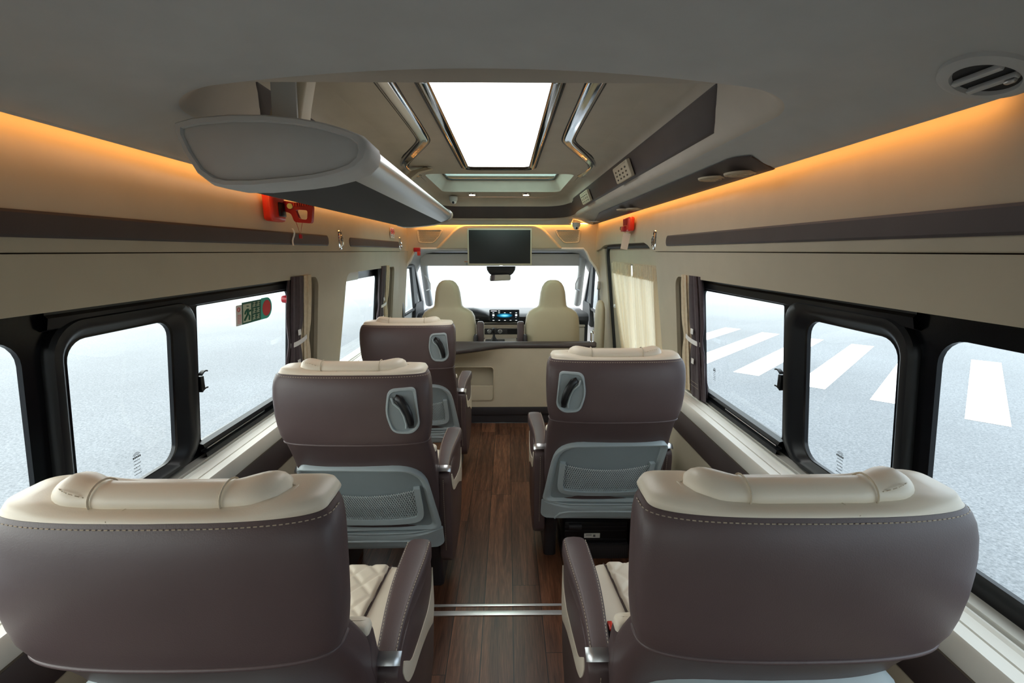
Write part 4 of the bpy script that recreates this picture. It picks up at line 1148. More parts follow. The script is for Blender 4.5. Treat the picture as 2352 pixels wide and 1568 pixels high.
# hangers
bm = bmesh.new(); R = []
for z, xc, hw, hd in ((1.735, -.492, .040, .035), (1.80, -.474, .037, .032), (1.87, -.455, .036, .032), (1.90, -.445, .040, .036), (1.94, -.43, .055, .05)):
    R.append([(x + .46, y - 1.1, z - 1.66) for x, y in rrect(xc - hw, xc + hw, 1.21 - hd, 1.21 + hd, .012, 4)])
loft(bm, R); hg = finish(bm, 'hanger', M['panel'], rack)
bm = bmesh.new(); R = []
for z, xc, hw in ((1.73, -.480, .03), (1.85, -.475, .03)): R.append([(x + .46, y - 1.1, z - 1.66) for x, y in rrect(xc - hw, xc + hw, 1.170, 1.178, .002, 2)])
loft(bm, R); finish(bm, 'cover_plate', M['headliner'], hg)
bm = bmesh.new()
pts = [(-.545, 2.9, 1.72), (-.55, 2.9, 1.84), (-.545, 2.9, 1.89), (-.50, 2.9, 1.925), (-.42, 2.9, 1.945)]
R = []
for (x, y, z), hw, hh in zip(pts, (.035, .033, .032, .03, .02), (.0, .0, .0, .0, .0)):
    R.append([(x + dx + .46, y + dy - 1.1, z - 1.66 + dz) for dx, dy, dz in ((-.022, -hw, -.006), (.022, -hw, -.012), (.022, hw, -.012), (-.022, hw, .006))])
loft(bm, R); finish(bm, 'hanger', M['panel'], rack)

# ---------------------------------------------------------------- emergency hammers
def hammer_left():
    root = empty('emergency_hammer', (-.905, 1.90, 1.62), cat='emergency hammer', label='red emergency hammer with handle loop and string under the luggage rack')
    bm = bmesh.new(); box(bm, -.0, .045, -.055, .055, -.055, .06, .014, 3); b = finish(bm, 'bracket', M['red'], root)
    bm = bmesh.new(); box(bm, .02, .052, -.012, .04, -.035, .02, .004); finish(bm, 'clip', M['black'], b)
    bm = bmesh.new(); o = rpoly([(.045, -.012), (.075, -.02), (.085, -.055), (.155, -.060), (.165, .012), (.045, .030)], .012)
    hi = rpoly([(.105, -.042), (.138, -.046), (.143, -.008), (.093, -.004)], .01)
    sheet(bm, o, [hi], lambda x, z: (x, .028, z), (0, .020, 0)); h = finish(bm, 'handle', M['red_dark'], root)
    bm = bmesh.new()
    for k in range(8): box(bm, .090 + k * .009, .094 + k * .009, .022, .05, .008 + .0, .022)
    finish(bm, 'grip_rib', M['red'], h)
    bm = bmesh.new(); cyl(bm, (.075, .024, .008), .011, .006, 'y', 16); finish(bm, 'pale_tag', M['yellow'], h)
    bm = bmesh.new(); tube(bm, [(.09, .03, -.05), (.105, .03, -.105), (.118, .03, -.05)], .0012, 5); s_ = finish(bm, 'string', M['red_dark'], root)
    bm = bmesh.new(); cyl(bm, (.105, .03, -.112), .007, .016, 'z', 10); finish(bm, 'string_stop', M['red_dark'], s_)
hammer_left()
root = empty('emergency_hammer', (.905, 3.22, 1.625), cat='emergency hammer', label='red emergency hammer above the sliding door with a white tag hanging from it')
bm = bmesh.new(); box(bm, -.045, .0, -.09, .07, -.045, .050, .014, 3); b = finish(bm, 'bracket', M['red'], root)
bm = bmesh.new()
for k in range(5): box(bm, -.050, -.040, -.06 + k * .020, -.052 + k * .020, -.005, .040, .002)
box(bm, -.062, -.03, -.03, .05, -.045, -.008, .008); finish(bm, 'grip_rib', M['red_dark'], b)
bm = bmesh.new(); box(bm, -.058, -.04, .055, .085, -.030, -.008, .002); finish(bm, 'clip', M['black'], b)
bm = bmesh.new(); tube(bm, [(-.045, -.03, -.03), (-.05, -.035, -.062)], .0012, 5); finish(bm, 'string', M['red_dark'], root)
bm = bmesh.new(); o = [(-.078, -.160), (-.030, -.168), (-.012, -.060), (-.062, -.054)]
sheet(bm, o, [], lambda x, z: (x, -.040 - .02 * (z + .06), z), (0, -.0012, 0)); tg = finish(bm, 'paper_tag', M['paper'], root)
bm = bmesh.new()
for k, w in enumerate((.25, .55, 0, .2, .6, .5, .6)):
    if w: box(bm, -.046 - w * .03, -.046 + w * .03, -.0405 + .0002 * k, -.0398 + .0002 * k, -.080 - k * .011, -.077 - k * .011)
finish(bm, 'lettering', M['marking_grey'], tg)
bm = bmesh.new(); root = empty('emergency_hammer', (-.815, 4.49, 1.46), cat='emergency hammer', label='small red emergency hammer at the corner of the cab opening')
box(bm, -.035, .03, -.03, .0, -.02, .02, .006); b = finish(bm, 'bracket', M['red_dark'], root)
bm = bmesh.new(); box(bm, .0, .03, -.035, -.01, -.055, -.015, .006); finish(bm, 'handle', M['red'], root)
# strap tag below left hammer
bm = bmesh.new(); R = []
for k in range(8):
    z = 1.548 - .075 * k / 7; R.append([(-.900 + .004 * math.sin(k), 2.08 + .010 * math.sin(k * .6) + dx, z) for dx in (-.008, .008)])
loft(bm, R, False); tag(finish(bm, 'paper_strip', M['paper']), label='narrow pale strip hanging over the brown wall strip below the red hammer', cat='tag')
# red window breaker button
bm = bmesh.new(); cyl(bm, (-.955, 2.075, 1.235), .016, .03, 'x', 18, .020); tag(finish(bm, 'window_breaker', M['red_dark']), label='small red breaker knob on the glass beside the tied curtain', cat='button')

# exit sticker on the glass
sg = empty('exit_sticker', (0, 1.86, 1.21), cat='sticker', label='green emergency exit sticker with running figure and red dot on the window')
def xs(z): return -(xgl(z) + .0095) + .004
def S(y, z, d=0): return (-(xgl(1.21 + z) + .008) + d, y, z)
def splate(name, m, o, d, parent=sg):
    bm = bmesh.new(); sheet(bm, o, [], lambda y, z: S(y, z, d), (-.0006, 0, 0)); return finish(bm, name, m, parent)
splate('paper', M['paper'], rrect(-.125, -.085, -.045, .035, .004), .0)
splate('green_panel', M['sticker_green'], [(-.085, -.045), (.055, -.045), (.055, .042), (-.085, .042)], .0)
splate('pictogram_panel', M['sticker_pale'], [(-.078, -.038), (-.022, -.038), (-.022, .034), (-.078, .034)], .001)
splate('teal_end', M['sticker_teal'], rrect(.055, .145, -.045, .045, [.004, .044, .044, .004], 8), .0)
splate('red_dot', M['sticker_red'], [(.100 + .034 * math.cos(2 * PI * i / 28), .034 * math.sin(2 * PI * i / 28)) for i in range(28)], .001)
bm = bmesh.new()
def stroke(bm, pts, r=.004, d=.0022):
    tube(bm, [S(y, z, d) for y, z in pts], r, 5)
stroke(bm, [(-.050, .024), (-.050, .026)], .006); stroke(bm, [(-.050, .014), (-.048, -.006)], .006); stroke(bm, [(-.050, .012), (-.064, .004), (-.068, -.006)], .003); stroke(bm, [(-.048, .010), (-.038, .002), (-.028, .006)], .003)
stroke(bm, [(-.048, -.006), (-.060, -.018), (-.072, -.030)], .0038); stroke(bm, [(-.048, -.006), (-.036, -.014), (-.038, -.032)], .0038)
finish(bm, 'running_figure', M['sticker_green'], sg)
bm = bmesh.new()
for j in range(3):
    cz = .026 - j * .026
    for i in range(2):
        cy = .0 + i * .030
        stroke(bm, [(cy - .010, cz + .008), (cy + .010, cz + .008)], .0014); stroke(bm, [(cy - .010, cz), (cy + .010, cz)], .0014); stroke(bm, [(cy - .010, cz - .007), (cy + .008, cz - .007)], .0014)
        stroke(bm, [(cy, cz + .011), (cy, cz - .009)], .0014); stroke(bm, [(cy - .009, cz - .002), (cy - .011, cz - .010)], .0012)
finish(bm, 'lettering', M['sticker_pale'], sg)
bm = bmesh.new()
for j in range(6): stroke(bm, [(-.118, -.004 - j * .006), (-.095, -.004 - j * .006)], .0008)
stroke(bm, [(-.110 + .008 * math.cos(a), .018 + .008 * math.sin(a)) for a in [2 * PI * i / 12 for i in range(13)]], .0012)
finish(bm, 'small_print', M['sticker_red'], sg)
# no smoking sticker on the wall
bm = bmesh.new(); X = -.906
root = empty('no_smoking_sticker', (X, 3.90, 1.60), cat='sticker', label='small white sticker with two round prohibition signs near the front of the wall')
box(bm, 0, .001, -.065, .065, -.045, .04); pl = finish(bm, 'backing', M['paper'], root)
bm = bmesh.new()
for cy in (-.032, .032):
    tube(bm, [(.002, cy + .022 * math.cos(2 * PI * i / 20), .008 + .022 * math.sin(2 * PI * i / 20)) for i in range(20)], .0028, 5, True); tube(bm, [(.002, cy - .015, .022), (.002, cy + .015, -.006)], .0022, 5)
finish(bm, 'prohibition_ring', M['sticker_red'], pl)
bm = bmesh.new()
for cy in (-.032, .032): box(bm, .001, .002, cy - .014, cy + .014, .004, .009); box(bm, .001, .002, cy - .015, cy + .015, -.030, -.025)
finish(bm, 'pictogram', M['marking_grey'], pl)

# ---------------------------------------------------------------- passenger seats
# local frame: x across (s = -1: aisle at -x, s = +1: aisle at +x), y towards the cab, origin on the floor below the top rear edge
YB = [(.20, .205), (.30, .188), (.40, .166), (.50, .142), (.60, .112), (.68, .080), (.74, .044), (.77, .024), (.80, .004), (.83, -.006), (.88, -.013), (.93, -.015), (.98, -.013), (1.01, -.008), (1.03, -.002), (1.045, .006)]
WB = [(.20, .250), (.30, .256), (.50, .260), (.68, .258), (.74, .254), (.79, .250), (.80, .253), (.82, .258), (.85, .2635), (.89, .267), (.94, .2685), (.98, .2685), (1.01, .267), (1.03, .263), (1.04, .2575), (1.045, .252)]
BEND = .016
def back_y(x, z):
    w = lerp_tab(WB, z); q = min(1, abs(x) / w)
    return lerp_tab(YB, z) + BEND * q ** 2.4
def back_ring(z, th=.12, ws=1.0, n=64, ys=0.0, frontflat=False):
    w = lerp_tab(WB, z) * ws; y0 = lerp_tab(YB, z) + ys; ring = []
    # closed ring: superellipse bent so that the sides sweep forward
    for i in range(n):
        a = 2 * PI * i / n; c, s_ = math.cos(a), math.sin(a)
        x = w * math.copysign(abs(c) ** (2 / 4.6), c)
        d = math.copysign(abs(s_) ** (2 / 4.6), s_)
        y = y0 + th / 2 + th / 2 * d + BEND * .96 * min(1, abs(x) / w) ** 2.4 - (0 if d < 0 else 0)
        ring.append((x, y, z))
    return ring
def seam_curve(z, x0=-1, x1=1, n=60, out=.0015, ws=1.0):
    pts = []
    w = lerp_tab(WB, z) * ws
    R = back_ring(z, .12, ws, 240)
    # rear half of the ring from left to right
    sel = [p for p in R if True]
    half = sorted([p for i, p in enumerate(R) if 120 <= i <= 240 or i == 0], key=lambda p: 0)
    half = R[120:] + [R[0]]
    c = Vector((0, lerp_tab(YB, z) + .10, z))
    return [Vector(p) + (Vector(p) - c).normalized() * out for p in half]
_cache = {}
def part(name, m, parent, key, build, ang=45):
    if key in _cache:
        o = bpy.data.objects.new(name, _cache[key]); COL.objects.link(o); o.parent = parent; return o
    bm = bmesh.new(); build(bm); o = finish(bm, name, m, parent, ang); _cache[key] = o.data; return o

def pane_on_back(bm, outline_pts, d0, d1, cap=True, scale1=1.0, holes=()):
    pass

def surf_y(x, z, th):
    w = lerp_tab(WB, z); q = min(.992, abs(x) / w); c = q ** 2.3; s2 = math.sqrt(max(0, 1 - c * c)) ** (2 / 4.6)
    return lerp_tab(YB, z) + th / 2 * (1 - s2) + BEND * .96 * q ** 2.4
def on_back(x, z, d=0):
    """point on the rear surface of the lower back, d metres out towards the rear"""
    e = .004; dy = (surf_y(x, z + e, .11) - surf_y(x, z - e, .11)) / (2 * e); dx = (surf_y(x + e, z, .11) - surf_y(x - e, z, .11)) / (2 * e)
    nrm = Vector((max(-1, min(1, dx)), -1, dy)).normalized()
    return Vector((x, surf_y(x, z, .11), z)) + nrm * d
def outline_loft(bm, o, steps, cx, cz, fill_last=True):
    """steps: (scale, depth)"""
    R = []
    for sc, d in steps: R.append([on_back(cx + (x - cx) * sc, cz + (z - cz) * sc, d) for x, z in o])
    loft(bm, R, True, False, False)
    if fill_last:
        sc, d = steps[-1]
        R = [[on_back(cx + (x - cx) * sc * q, cz + (z - cz) * sc * q, d) for x, z in o] for q in (1, .85, .7, .55, .4, .25, .1, .01)]
        loft(bm, R, True, False, True)

def seat(x, y, s, label, handle=True, buckle=False):
    K = s
    root = empty('passenger_seat', (x, y, 0), cat='seat', label=label, group='brown and beige passenger armchairs')
    # ---- upper and lower back, brown cover
    def b_upper(bm):
        zs = [.797, .801, .81, .83, .86, .90, .94, .97, 1.0, 1.02, 1.035, 1.045]
        loft(bm, [back_ring(z, .105) for z in zs], True, True, True)
    up = part('upper_back_cover', M['leather_brown'], root, ('up',), b_upper)
    def b_lower(bm):
        zs = [.272, .277, .29, .33, .40, .47, .54, .60, .66, .70, .74, .77, .79, .799]
        loft(bm, [back_ring(z, .11, .985 if z in (.27, .799) else 1.0) for z in zs], True, True, True)
    part('lower_back_cover', M['leather_brown'], root, ('low',), b_lower)
    # ---- beige top and front cushion
    def b_head(bm):
        R = [back_ring(1.0455, .100, .994)]
        base = back_ring(1.0455, .125, 1.0)
        cy = lerp_tab(YB, 1.045) + .065
        for k, (sc, dz, fy) in enumerate(((.995, .001, 0), (.975, .004, .001), (.93, .0065, .003), (.82, .0085, .006), (.6, .009, .008), (.3, .009, .009))):
            ring = []
            for px, py, pz in base:
                yb_ = cy + BEND * min(1, abs(px) / .24) ** 2.4
                ring.append((px * (sc if k > 2 else (1 - (1 - sc) * .5)), yb_ + (py - yb_) * sc + fy * .3, 1.0455 + dz + .008 * smooth01((abs(px) / .24 - .55) / .4) * (1 if k > 1 else .3 * k)))
            R.append(ring)
        loft(bm, R, True, False, True)
        # front cushion with side wings, mostly hidden behind the back
        Rf = []
        for z, w, th in ((.52, .18, .08), (.60, .19, .08), (.75, .20, .09), (.85, .21, .09), (.95, .22, .09), (1.0, .22, .09), (1.03, .21, .08), (1.045, .18, .05)):
            y0 = lerp_tab(YB, z) + .075; ring = []
            for i in range(48):
                a = 2 * PI * i / 48; c, s_ = math.cos(a), math.sin(a); q = abs(c) ** (2 / 4)
                ring.append((w * math.copysign(q, c), y0 + th / 2 + th / 2 * math.copysign(abs(s_) ** .7, s_) + .03 * q ** 3, z))
            Rf.append(ring)
        loft(bm, Rf)
    hc = part('head_cushion', M['leather_beige'], root, ('head',), b_head, 85)
    def b_topseam(bm):
        # the centre seam across the beige top
        pts = [(-K * (.055 - .035 * t), .008 + .07 * t, 1.0470 + .0085 * math.sin(min(1, t * 1.8) * PI / 2)) for t in [k / 14 for k in range(15)]]
        tube(bm, pts, .0016, 5)
    part('top_seam', M['stitch_dark'], hc, ('tseam', K), b_topseam)
    def b_st(bm):
        dashes(bm, seam_curve(1.0385, out=.0008, ws=1.0), .00095, .0052, .0036)
    part('stitching', M['stitch'], up, ('st',), b_st)
    def b_st2(bm):
        P = seam_curve(1.0455, out=-.006)
        dashes(bm, [p + Vector((0, 0, .0042)) for p in P], .0006, .005, .0045)
    part('stitching', M['stitch_dark'], hc, ('st2',), b_st2)
    def b_pipe(bm):
        P = seam_curve(.798, out=.001)
        tube(bm, P, .0042, 8)
    part('piping', M['leather_brown'], up, ('pipe',), b_pipe, 80)
    # ---- pillow roll
    def b_pil(bm):
        R = []; n = 24
        for k in range(37):
            t = -1 + 2 * k / 36; a = abs(t)
            bulge = smooth01((a - .50) / .30)
            endc = math.sqrt(max(0, 1 - max(0, (a - .80) / .20) ** 2)) if a > .80 else 1
            r = (.024 + .010 * bulge) * max(.10, endc); rz = (.0215 + .0070 * bulge) * max(.10, endc)
            cx = .184 * t; cy = .058 + .022 * smooth01((a - .40) / .6); cz = 1.0600 - .001 * bulge
            ring = []
            for i in range(n):
                q = 2 * PI * i / n; ring.append((cx, cy + r * 1.15 * math.cos(q) , cz + rz * math.sin(q)))
            R.append(ring)
        loft(bm, R)
    pl = part('neck_roll', M['leather_beige'], root, ('pil',), b_pil, 80)
    def b_pilseam(bm):
        n = 24
        tube(bm, [(0, .0295 * math.cos(q), .0250 * math.sin(q)) for q in [2 * PI * i / n for i in range(n)]], .0016, 5, True)
    for sg_ in (-1, 1):
        q_ = part('roll_seam', M['stitch_dark'], pl, ('pils',), b_pilseam); q_.location = (sg_ * .098, .0595, 1.0603)
    def b_pild(bm):
        P = [(-K * (.104 + .055 * t), .0605 - .026 + .030 * smooth01((.104 + .055 * t) / .178 - .4) * 1.2 - .008 * math.sin(t * PI), 1.068 + .011 * math.sin(t * PI * .7)) for t in [k / 12 for k in range(13)]]
        dashes(bm, P, .0009, .006, .004)
    part('stitching', M['stitch_dark'], pl, ('pild', K), b_pild)
    for sg_ in (-1, 1):
        def b_str(bm, sg_=sg_): tube(bm, [(sg_ * .160, .10, 1.062), (sg_ * .190, .085, 1.060), (sg_ * .186, .06, 1.058)], .004, 6)
        part('roll_strap', M['leather_beige'], pl, ('pstr', sg_), b_str)
    # ---- side bolsters beside the seat cushion
    for sg_ in (-1, 1):
        def b_bol(bm, sg_=sg_):
            R = []
            for z, k in ((.30, .9), (.36, 1), (.50, 1), (.63, .99), (.690, .96), (.700, .90)):
                yb0 = (lerp_tab(YB, z) + .060) if z < .66 else .166
                y1_ = .186 + .5 * max(0, .66 - z)
                R.append([(sg_ * xx, yy, z) for xx, yy in rrect(.222 - .026 * k, .222 + .038 * k, yb0 + .02 * (1 - k), y1_ + .02 * k, .013, 4)])
            loft(bm, R)
        bo = part('side_bolster', M['leather_brown'], root, ('bol', sg_), b_bol)
        def b_bt(bm, sg_=sg_):
            R = []
            for z, k in ((.699, .90), (.707, .90), (.714, .84), (.718, .70), (.719, .4)):
                yb0 = .166; y1_ = .190
                R.append([(sg_ * xx, yy, z) for xx, yy in rrect(.222 - .026 * k, .222 + .0385 * k, yb0 + .02 * (1 - k), y1_ + .012 * k, .009, 4)])
            loft(bm, R)
        part('bolster_top', M['leather_beige'], bo, ('bolt', sg_), b_bt, 60)
    # ---- grey plastic shell on the lower back
    A = K  # aisle side sign
    so = rpoly([(A * .254, .368), (-A * .208, .368), (-A * .216, .46), (-A * .238, .688), (A * .220, .690)], [.02, .02, .06, .035, .11], 8)
    def b_shell(bm):
        outline_loft(bm, so, [(1.0, -.004), (1.0, .016), (.988, .023), (.955, .023), (.935, .019), (.915, .009), (.90, .0065)], 0, .53)
    sh = part('back_shell', M['shell'], root, ('shell', K), b_shell)
    def b_shin(bm): outline_loft(bm, so, [(.91, .0066), (.86, .0075)], 0, .53)
    part('recessed_panel', M['shell_in'], sh, ('shin', K), b_shin)
    bo_ = rpoly([(A * .258, .280), (-A * .21, .280), (-A * .21, .366), (A * .256, .366)], [.02, .02, .006, .006], 5)
    def b_low(bm):
        outline_loft(bm, bo_, [(1.0, -.03), (1.0, .020), (.985, .026)], 0, .323)
        # arched recess edge
        pts = [on_back(xx * A * (1 if xx > 0 else .86), zz, .027) for xx, zz in ((.205, .288), (.185, .318), (.150, .329), (0, .333), (-.15, .329), (-.185, .318), (-.205, .288))]
        tube(bm, pts, .005, 6)
        tube(bm, [on_back(xx * A, .3665, .0215) for xx in (.245, .15, .05, -.05, -.15, -.20)], .0035, 6)
    part('lower_bracket', M['shell'], sh, ('lowb', K), b_low)
    # pocket frame
    def b_pf(bm):
        P = [(A * .186, .585), (A * .190, .52), (A * .192, .448), (A * .170, .426), (-A * .155, .426), (-A * .178, .448), (-A * .182, .52), (-A * .184, .585)]
        pts = []
        for (a, b) in zip(P[:-1], P[1:]):
            for t in range(4): pts.append((a[0] + (b[0] - a[0]) * t / 4, a[1] + (b[1] - a[1]) * t / 4))
        pts.append(P[-1]); n = len(pts)
        for _ in range(3): pts = [pts[0]] + [tuple((pts[i-1][j] + 2 * pts[i][j] + pts[i+1][j]) / 4 for j in (0, 1)) for i in range(1, n - 1)] + [pts[-1]]
        R = []
        for i, p in enumerate(pts):
            q0 = Vector(pts[max(0, i-1)]); q1 = Vector(pts[min(n-1, i+1)]); d = (q1 - q0).normalized(); nn = Vector((-d.y, d.x)) * .011
            R.append([on_back(p[0] - nn.x, p[1] - nn.y, -.006), on_back(p[0] - nn.x, p[1] - nn.y, .022), on_back(p[0] + nn.x, p[1] + nn.y, .026), on_back(p[0] + nn.x, p[1] + nn.y, -.006)])
        loft(bm, R)
        if False: outline_loft(bm, rpoly([(A * .225, .392), (-A * .196, .392), (-A * .194, .404), (A * .223, .404)], .004), [(1, -.002), (1, .021)], 0, .398)
    part('pocket_frame', M['shell'], sh, ('pf', K), b_pf)
    def b_net(bm):
        rows, cols = 13, 40
        for j in range(rows):
            z0 = .436 + (.570 - .436) * j / (rows - 1)
            pts = []
            for i in range(cols * 2 + 1):
                u_ = -1 + 2 * i / (cols * 2); sag = .020 * (1 - u_ * u_) * (j / (rows - 1))
                zz_ = z0 - sag + (.0042 if (i % 2) ^ (j % 2) else -.0042)
                pts.append(on_back(u_ * .178, zz_, .014 + .005 * math.cos(u_ * 1.5)))
            tube(bm, pts, .0013 if j < rows - 1 else .0022, 4)
    part('pocket_net', M['net'], sh, ('net',), b_net, 80)
    # ---- grab handle in the upper back, aisle side
    if handle:
        hx, hz = A * .178, .925
        ho = rpoly([(hx + A * .055, hz - .055), (hx + A * .044, hz + .082), (hx - A * .044, hz + .078), (hx - A * .056, hz - .005), (hx - A * .036, hz - .078), (hx + A * .028, hz - .084)], [.022, .016, .025, .03, .025, .02], 6)
        def upper_pt(px, pz, d):
            yy = surf_y(px, pz, .105); c = Vector((0, yy + .45, pz)); v_ = Vector((px, yy, pz))
            return v_ + (v_ - c).normalized() * d
        def b_bez(bm):
            R = []
            for sc, d in ((1.0, -.004), (1.0, .005), (.97, .0085), (.90, .0085), (.86, .004), (.84, -.002)):
                R.append([upper_pt(hx + (px - hx) * sc, hz + (pz - hz) * sc, d) for px, pz in ho])
            loft(bm, R, True, False, False)
        bz = part('handle_bezel', M['shell'], root, ('bez', K), b_bez)
        def b_cup(bm):
            loft(bm, [[upper_pt(hx + (px - hx) * q, hz + (pz - hz) * q, .0022) for px, pz in ho] for q in (.88, .7, .5, .3, .1, .01)], True, False, True)
        part('handle_cup', M['shell_in'], bz, ('cup', K), b_cup)
        def b_grip(bm):
            P = [(-.022, .052), (-.008, .044), (.006, .020), (.018, -.010), (.024, -.038), (.026, -.060)]
            R = []
            for i, (a, b) in enumerate(P):
                q0 = Vector(P[max(0, i-1)]); q1 = Vector(P[min(len(P)-1, i+1)]); d = (q1 - q0).normalized(); nn = Vector((d.y, -d.x))
                wv = (.010, .013, .014, .013, .011, .008)[i]; h = (.004, .012, .016, .016, .013, .005)[i]
                ring = []
                for k in range(10):
                    q = 2 * PI * k / 10; oa = a + nn.x * wv * math.cos(q); ob = b + nn.y * wv * math.cos(q)
                    ring.append(upper_pt(hx + A * oa, hz + ob, .004 + h * .6 + h * .5 * math.sin(q)))
                R.append(ring)
            loft(bm, R)
        part('grab_handle', M['black'], bz, ('grip', K), b_grip, 70)
        def b_gi(bm):
            P = [(-.034, .050), (-.028, .030), (-.008, .012), (.004, -.015), (.010, -.045), (.008, -.060)]
            tube(bm, [upper_pt(hx + A * a, hz + b, .006) for a, b in P], .0038, 6)
        part('handle_rim', M['shell'], bz, ('gi', K), b_gi)
    # ---- seat cushion with quilted centre
    def b_seat(bm):
        R = []
        for z, k in ((.30, .96), (.32, 1), (.44, 1), (.475, .985), (.49, .95), (.492, .90)):
            R.append([(xx, yy, z) for xx, yy in rrect(-.232 * k, .232 * k, .34, .37 + .29 * k, .045, 6)])
        loft(bm, R)
    sc_ = part('seat_cushion', M['leather_beige'], root, ('seat',), b_seat)
    def b_quilt(bm):
        nx_, ny_ = 66, 60; V = []
        for j in range(ny_ + 1):
            row = []
            for i in range(nx_ + 1):
                u_ = -1 + 2 * i / nx_; v_ = j / ny_
                hw = .140 + .030 * v_
                px = u_ * hw; py = .33 + .325 * v_
                a = px / .075 + py / .085; b = px / .075 - py / .085
                f = min(abs(math.sin(PI * a)), abs(math.sin(PI * b)))
                edge = min(1, (1 - abs(u_)) / .06, v_ / .03, (1 - v_) / .05)
                z = .4945 + .008 * math.sqrt(max(0, edge)) + .006 * min(1, f * 2.0) - .03 * smooth01((v_ - .93) / .07)
                row.append(bm.verts.new((px, py, z)))
            V.append(row)
        for j in range(ny_):
            for i in range(nx_): bm.faces.new((V[j][i], V[j][i+1], V[j+1][i+1], V[j+1][i]))
    part('quilted_centre', M['leather_beige'], sc_, ('quilt',), b_quilt, 60)
    def b_qp(bm):
        for sg_ in (-1, 1): tube(bm, [(sg_ * (.142 + .030 * v_), .33 + .325 * v_, .4955 - .01 * smooth01((v_ - .9) / .1)) for v_ in [k / 12 for k in range(13)]], .0022, 6)
    part('cushion_piping', M['leather_brown'], sc_, ('qp',), b_qp)
    def b_base(bm):
        box(bm, -.235, .235, .33, .65, .22, .31, .02, 3)
    part('seat_pan', M['leather_brown'], root, ('pan',), b_base)
    for sg_ in (-1, 1):
        def b_pl(bm, sg_=sg_):
            R = []
            for z, k in ((0, 0), (.012, 0), (.13, .3), (.22, 1)):
                R.append([(sg_ * xx, yy, z) for xx, yy in rrect(.186, .246, .31 - .04 * k, .58 + .04 * k, .02, 4)])
            loft(bm, R)
        part('pedestal', M['plinth'], root, ('ped', sg_), b_pl)
    # ---- armrests
    for sg_ in (-1, 1):
        def b_arm(bm, sg_=sg_):
            # side body
            R = []
            prof = [(.225, .20), (.212, .30), (.195, .45), (.190, .56), (.198, .590), (.26, .602), (.45, .612), (.56, .618), (.592, .60), (.612, .50), (.612, .32), (.59, .24), (.52, .18), (.36, .15), (.26, .16)]
            prof = rpoly(prof, .02, 3)
            for xx, k in ((.252, .985), (.256, 1), (.292, 1), (.301, .985), (.304, .94)):
                cy_, cz_ = .41, .39
                R.append([(sg_ * xx, cy_ + (yy - cy_) * k, cz_ + (zz_ - cz_) * k) for yy, zz_ in prof])
            loft(bm, R)
        ar = part('armrest', M['leather_brown'], root, ('arm', sg_), b_arm)
        def b_pad(bm, sg_=sg_):
            R = []
            for k in range(17):
                t = k / 16; yy = .212 + .345 * t; w = .024 + .013 * smooth01(t * 1.3); h = .018 + .010 * smooth01(t * 1.5)
                if k == 0: w *= .9; h *= .9
                if k == 16: w *= .86; h *= .7
                if k == 15: w *= .97; h *= .97
                cz_ = .604 + .016 * t; xc = .277 - .005 * math.sin(t * PI * 1.5)
                ring = []
                for i in range(24):
                    q = 2 * PI * i / 24; c, s2 = math.cos(q), math.sin(q)
                    ring.append((sg_ * (xc + w * math.copysign(abs(c) ** .42, c)), yy + (.008 * (1 - abs(c)) if k == 16 else 0), cz_ + h * math.copysign(abs(s2) ** .42, s2)))
                R.append(ring)
            loft(bm, R)
        pad = part('armrest_pad', M['leather_brown'], ar, ('pad', sg_), b_pad, 60)
        for e in (-1, 1):
            def b_pst(bm, sg_=sg_, e=e):
                P = []
                for k in range(16):
                    t = k / 15.4; yy = .214 + .345 * t; w = (.024 + .013 * smooth01(t * 1.3)) * .80; h = .018 + .010 * smooth01(t * 1.5)
                    cz_ = .604 + .016 * t; xc = .277 - .005 * math.sin(t * PI * 1.5)
                    P.append((sg_ * (xc + e * w), yy, cz_ + h * .935))
                dashes(bm, P, .0009, .0055, .0035)
            part('stitching', M['stitch'], ar, ('pst', sg_, e), b_pst)
        def b_strap(bm, sg_=sg_):
            R = []
            for yy, zz_, k in ((.216, .6215, 1.0), (.208, .617, 1.0), (.201, .611, .99), (.197, .604, .98)):
                w = .0275 * k; R.append([(sg_ * (.277 + dx * w), yy - .0035 + abs(dx) ** 4 * .006, zz_ + .001 - abs(dx) ** 4 * .006) for dx in (-1.08, -.9, -.5, 0, .5, .9, 1.08)])
            loft(bm, R, False)
            # side flanks
        part('silver_band', M['silver'], ar, ('strap', sg_), b_strap, 60)
        def b_sw(bm, sg_=sg_):
            o = rpoly([(.222, .560), (.235, .575), (.262, .548), (.30, .508), (.40, .480), (.52, .452), (.575, .470), (.600, .525), (.606, .40), (.585, .352), (.50, .400), (.40, .438), (.31, .462), (.262, .490), (.235, .528)], [.008, .006, .02, .03, .03, .03, .02, .005, .01, .02, .04, .03, .03, .02, .01], 4)
            sheet(bm, o, [], lambda yy, zz_: (sg_ * (.3045), yy, zz_), (sg_ * .0022, 0, 0))
        part('cream_swoosh', M['leather_beige'], ar, ('sw', sg_), b_sw)
        def b_vs(bm, sg_=sg_):
            for xx in (.277,): dashes(bm, [(sg_ * xx, .1895, .57), (sg_ * xx, .1935, .45), (sg_ * xx, .2105, .30), (sg_ * xx, .218, .24)], .0009, .0055, .0035)
        part('stitching', M['stitch'], ar, ('vs', sg_), b_vs)
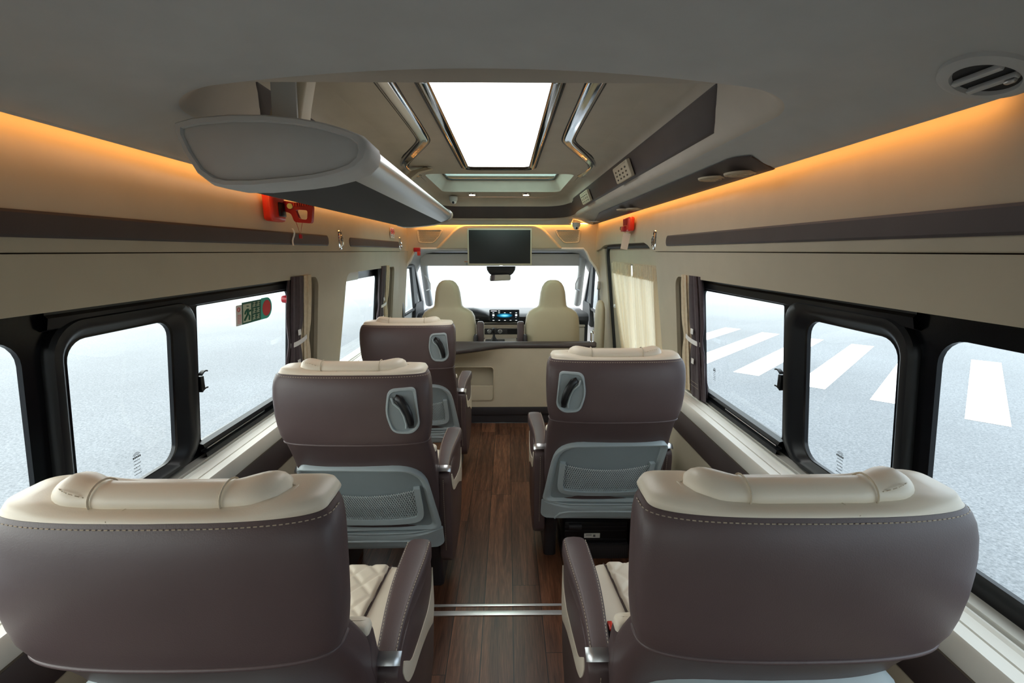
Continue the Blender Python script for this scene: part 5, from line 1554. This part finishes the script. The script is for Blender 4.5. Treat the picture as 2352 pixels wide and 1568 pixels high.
    if buckle:
        def b_bk(bm): box(bm, A * .236 if A < 0 else .222, -.222 if A < 0 else .238, .30, .33, .50, .575, .004)
        bk = part('belt_buckle', M['marking_grey'], root, ('bk', K), b_bk)
        def b_rb(bm): box(bm, A * .235 if A < 0 else .223, -.223 if A < 0 else .237, .302, .328, .575, .581, .002)
        part('release_button', M['red'], bk, ('rb', K), b_rb)
    return root

a = seat(.520, .60, -1, 'brown and cream armchair nearest the camera, by the zebra crossing window', handle=False, buckle=True); a.scale.z = 1.015
a = seat(-.480, .595, 1, 'brown and cream armchair nearest the camera, by the exit sticker window', handle=False); a.scale.z = 1.015
seat(.470, 1.655, -1, 'brown and cream armchair with the black heater box below it')
seat(-.480, 1.455, 1, 'brown and cream middle armchair of the row of three, plain floor below it')
seat(-.511, 2.48, 1, 'brown and cream foremost armchair right behind the partition')

# heater box under the seat on the crossing side
ht = empty('heater_box', (.470, 2.05, 0), cat='heater', label='black heater box with mesh front and small white label under an armchair')
bm = bmesh.new(); box(bm, -.150, .150, -.10, .14, .075, .185, .008); hb = finish(bm, 'housing', M['black'], ht)
bm = bmesh.new(); box(bm, -.158, .158, -.115, .15, .0, .072, .004); finish(bm, 'lower_housing', M['plinth'], ht)
bm = bmesh.new()
for j in range(7):
    for i in range(34):
        xx = -.148 + i * .0088; zz_ = .008 + j * .0085
        bm.faces.new([bm.verts.new((xx + a, -.1156, zz_ + b)) for a, b in ((-.0012, -.0012), (.0012, -.0012), (.0012, .0012), (-.0012, .0012))])
finish(bm, 'mesh', M['marking_grey'], ht)
bm = bmesh.new(); box(bm, -.055, .02, -.104, -.1005, .105, .128); lb = finish(bm, 'label_plate', M['paper'], hb)
bm = bmesh.new(); box(bm, -.012, -.002, -.1048, -.104, .111, .122); box(bm, -.048, -.02, -.1048, -.104, .119, .122); finish(bm, 'lettering', M['marking_grey'], lb)
bm = bmesh.new(); 
for z in (.095, .140, .160): box(bm, -.148, .148, -.103, -.098, z, z + .003)
cyl(bm, (-.10, -.105, .168), .014, .06, 'x', 16)
finish(bm, 'casing_rib', M['plinth'], hb)
bm = bmesh.new()
pts = [(-.06 + .12 * t / 60 * 1.2, -.06 + .010 * math.cos(t * 1.5), .20 + .010 * math.sin(t * 1.5)) for t in range(60)]
tube(bm, pts, .0022, 5); finish(bm, 'coiled_cable', M['marking_grey'], ht)
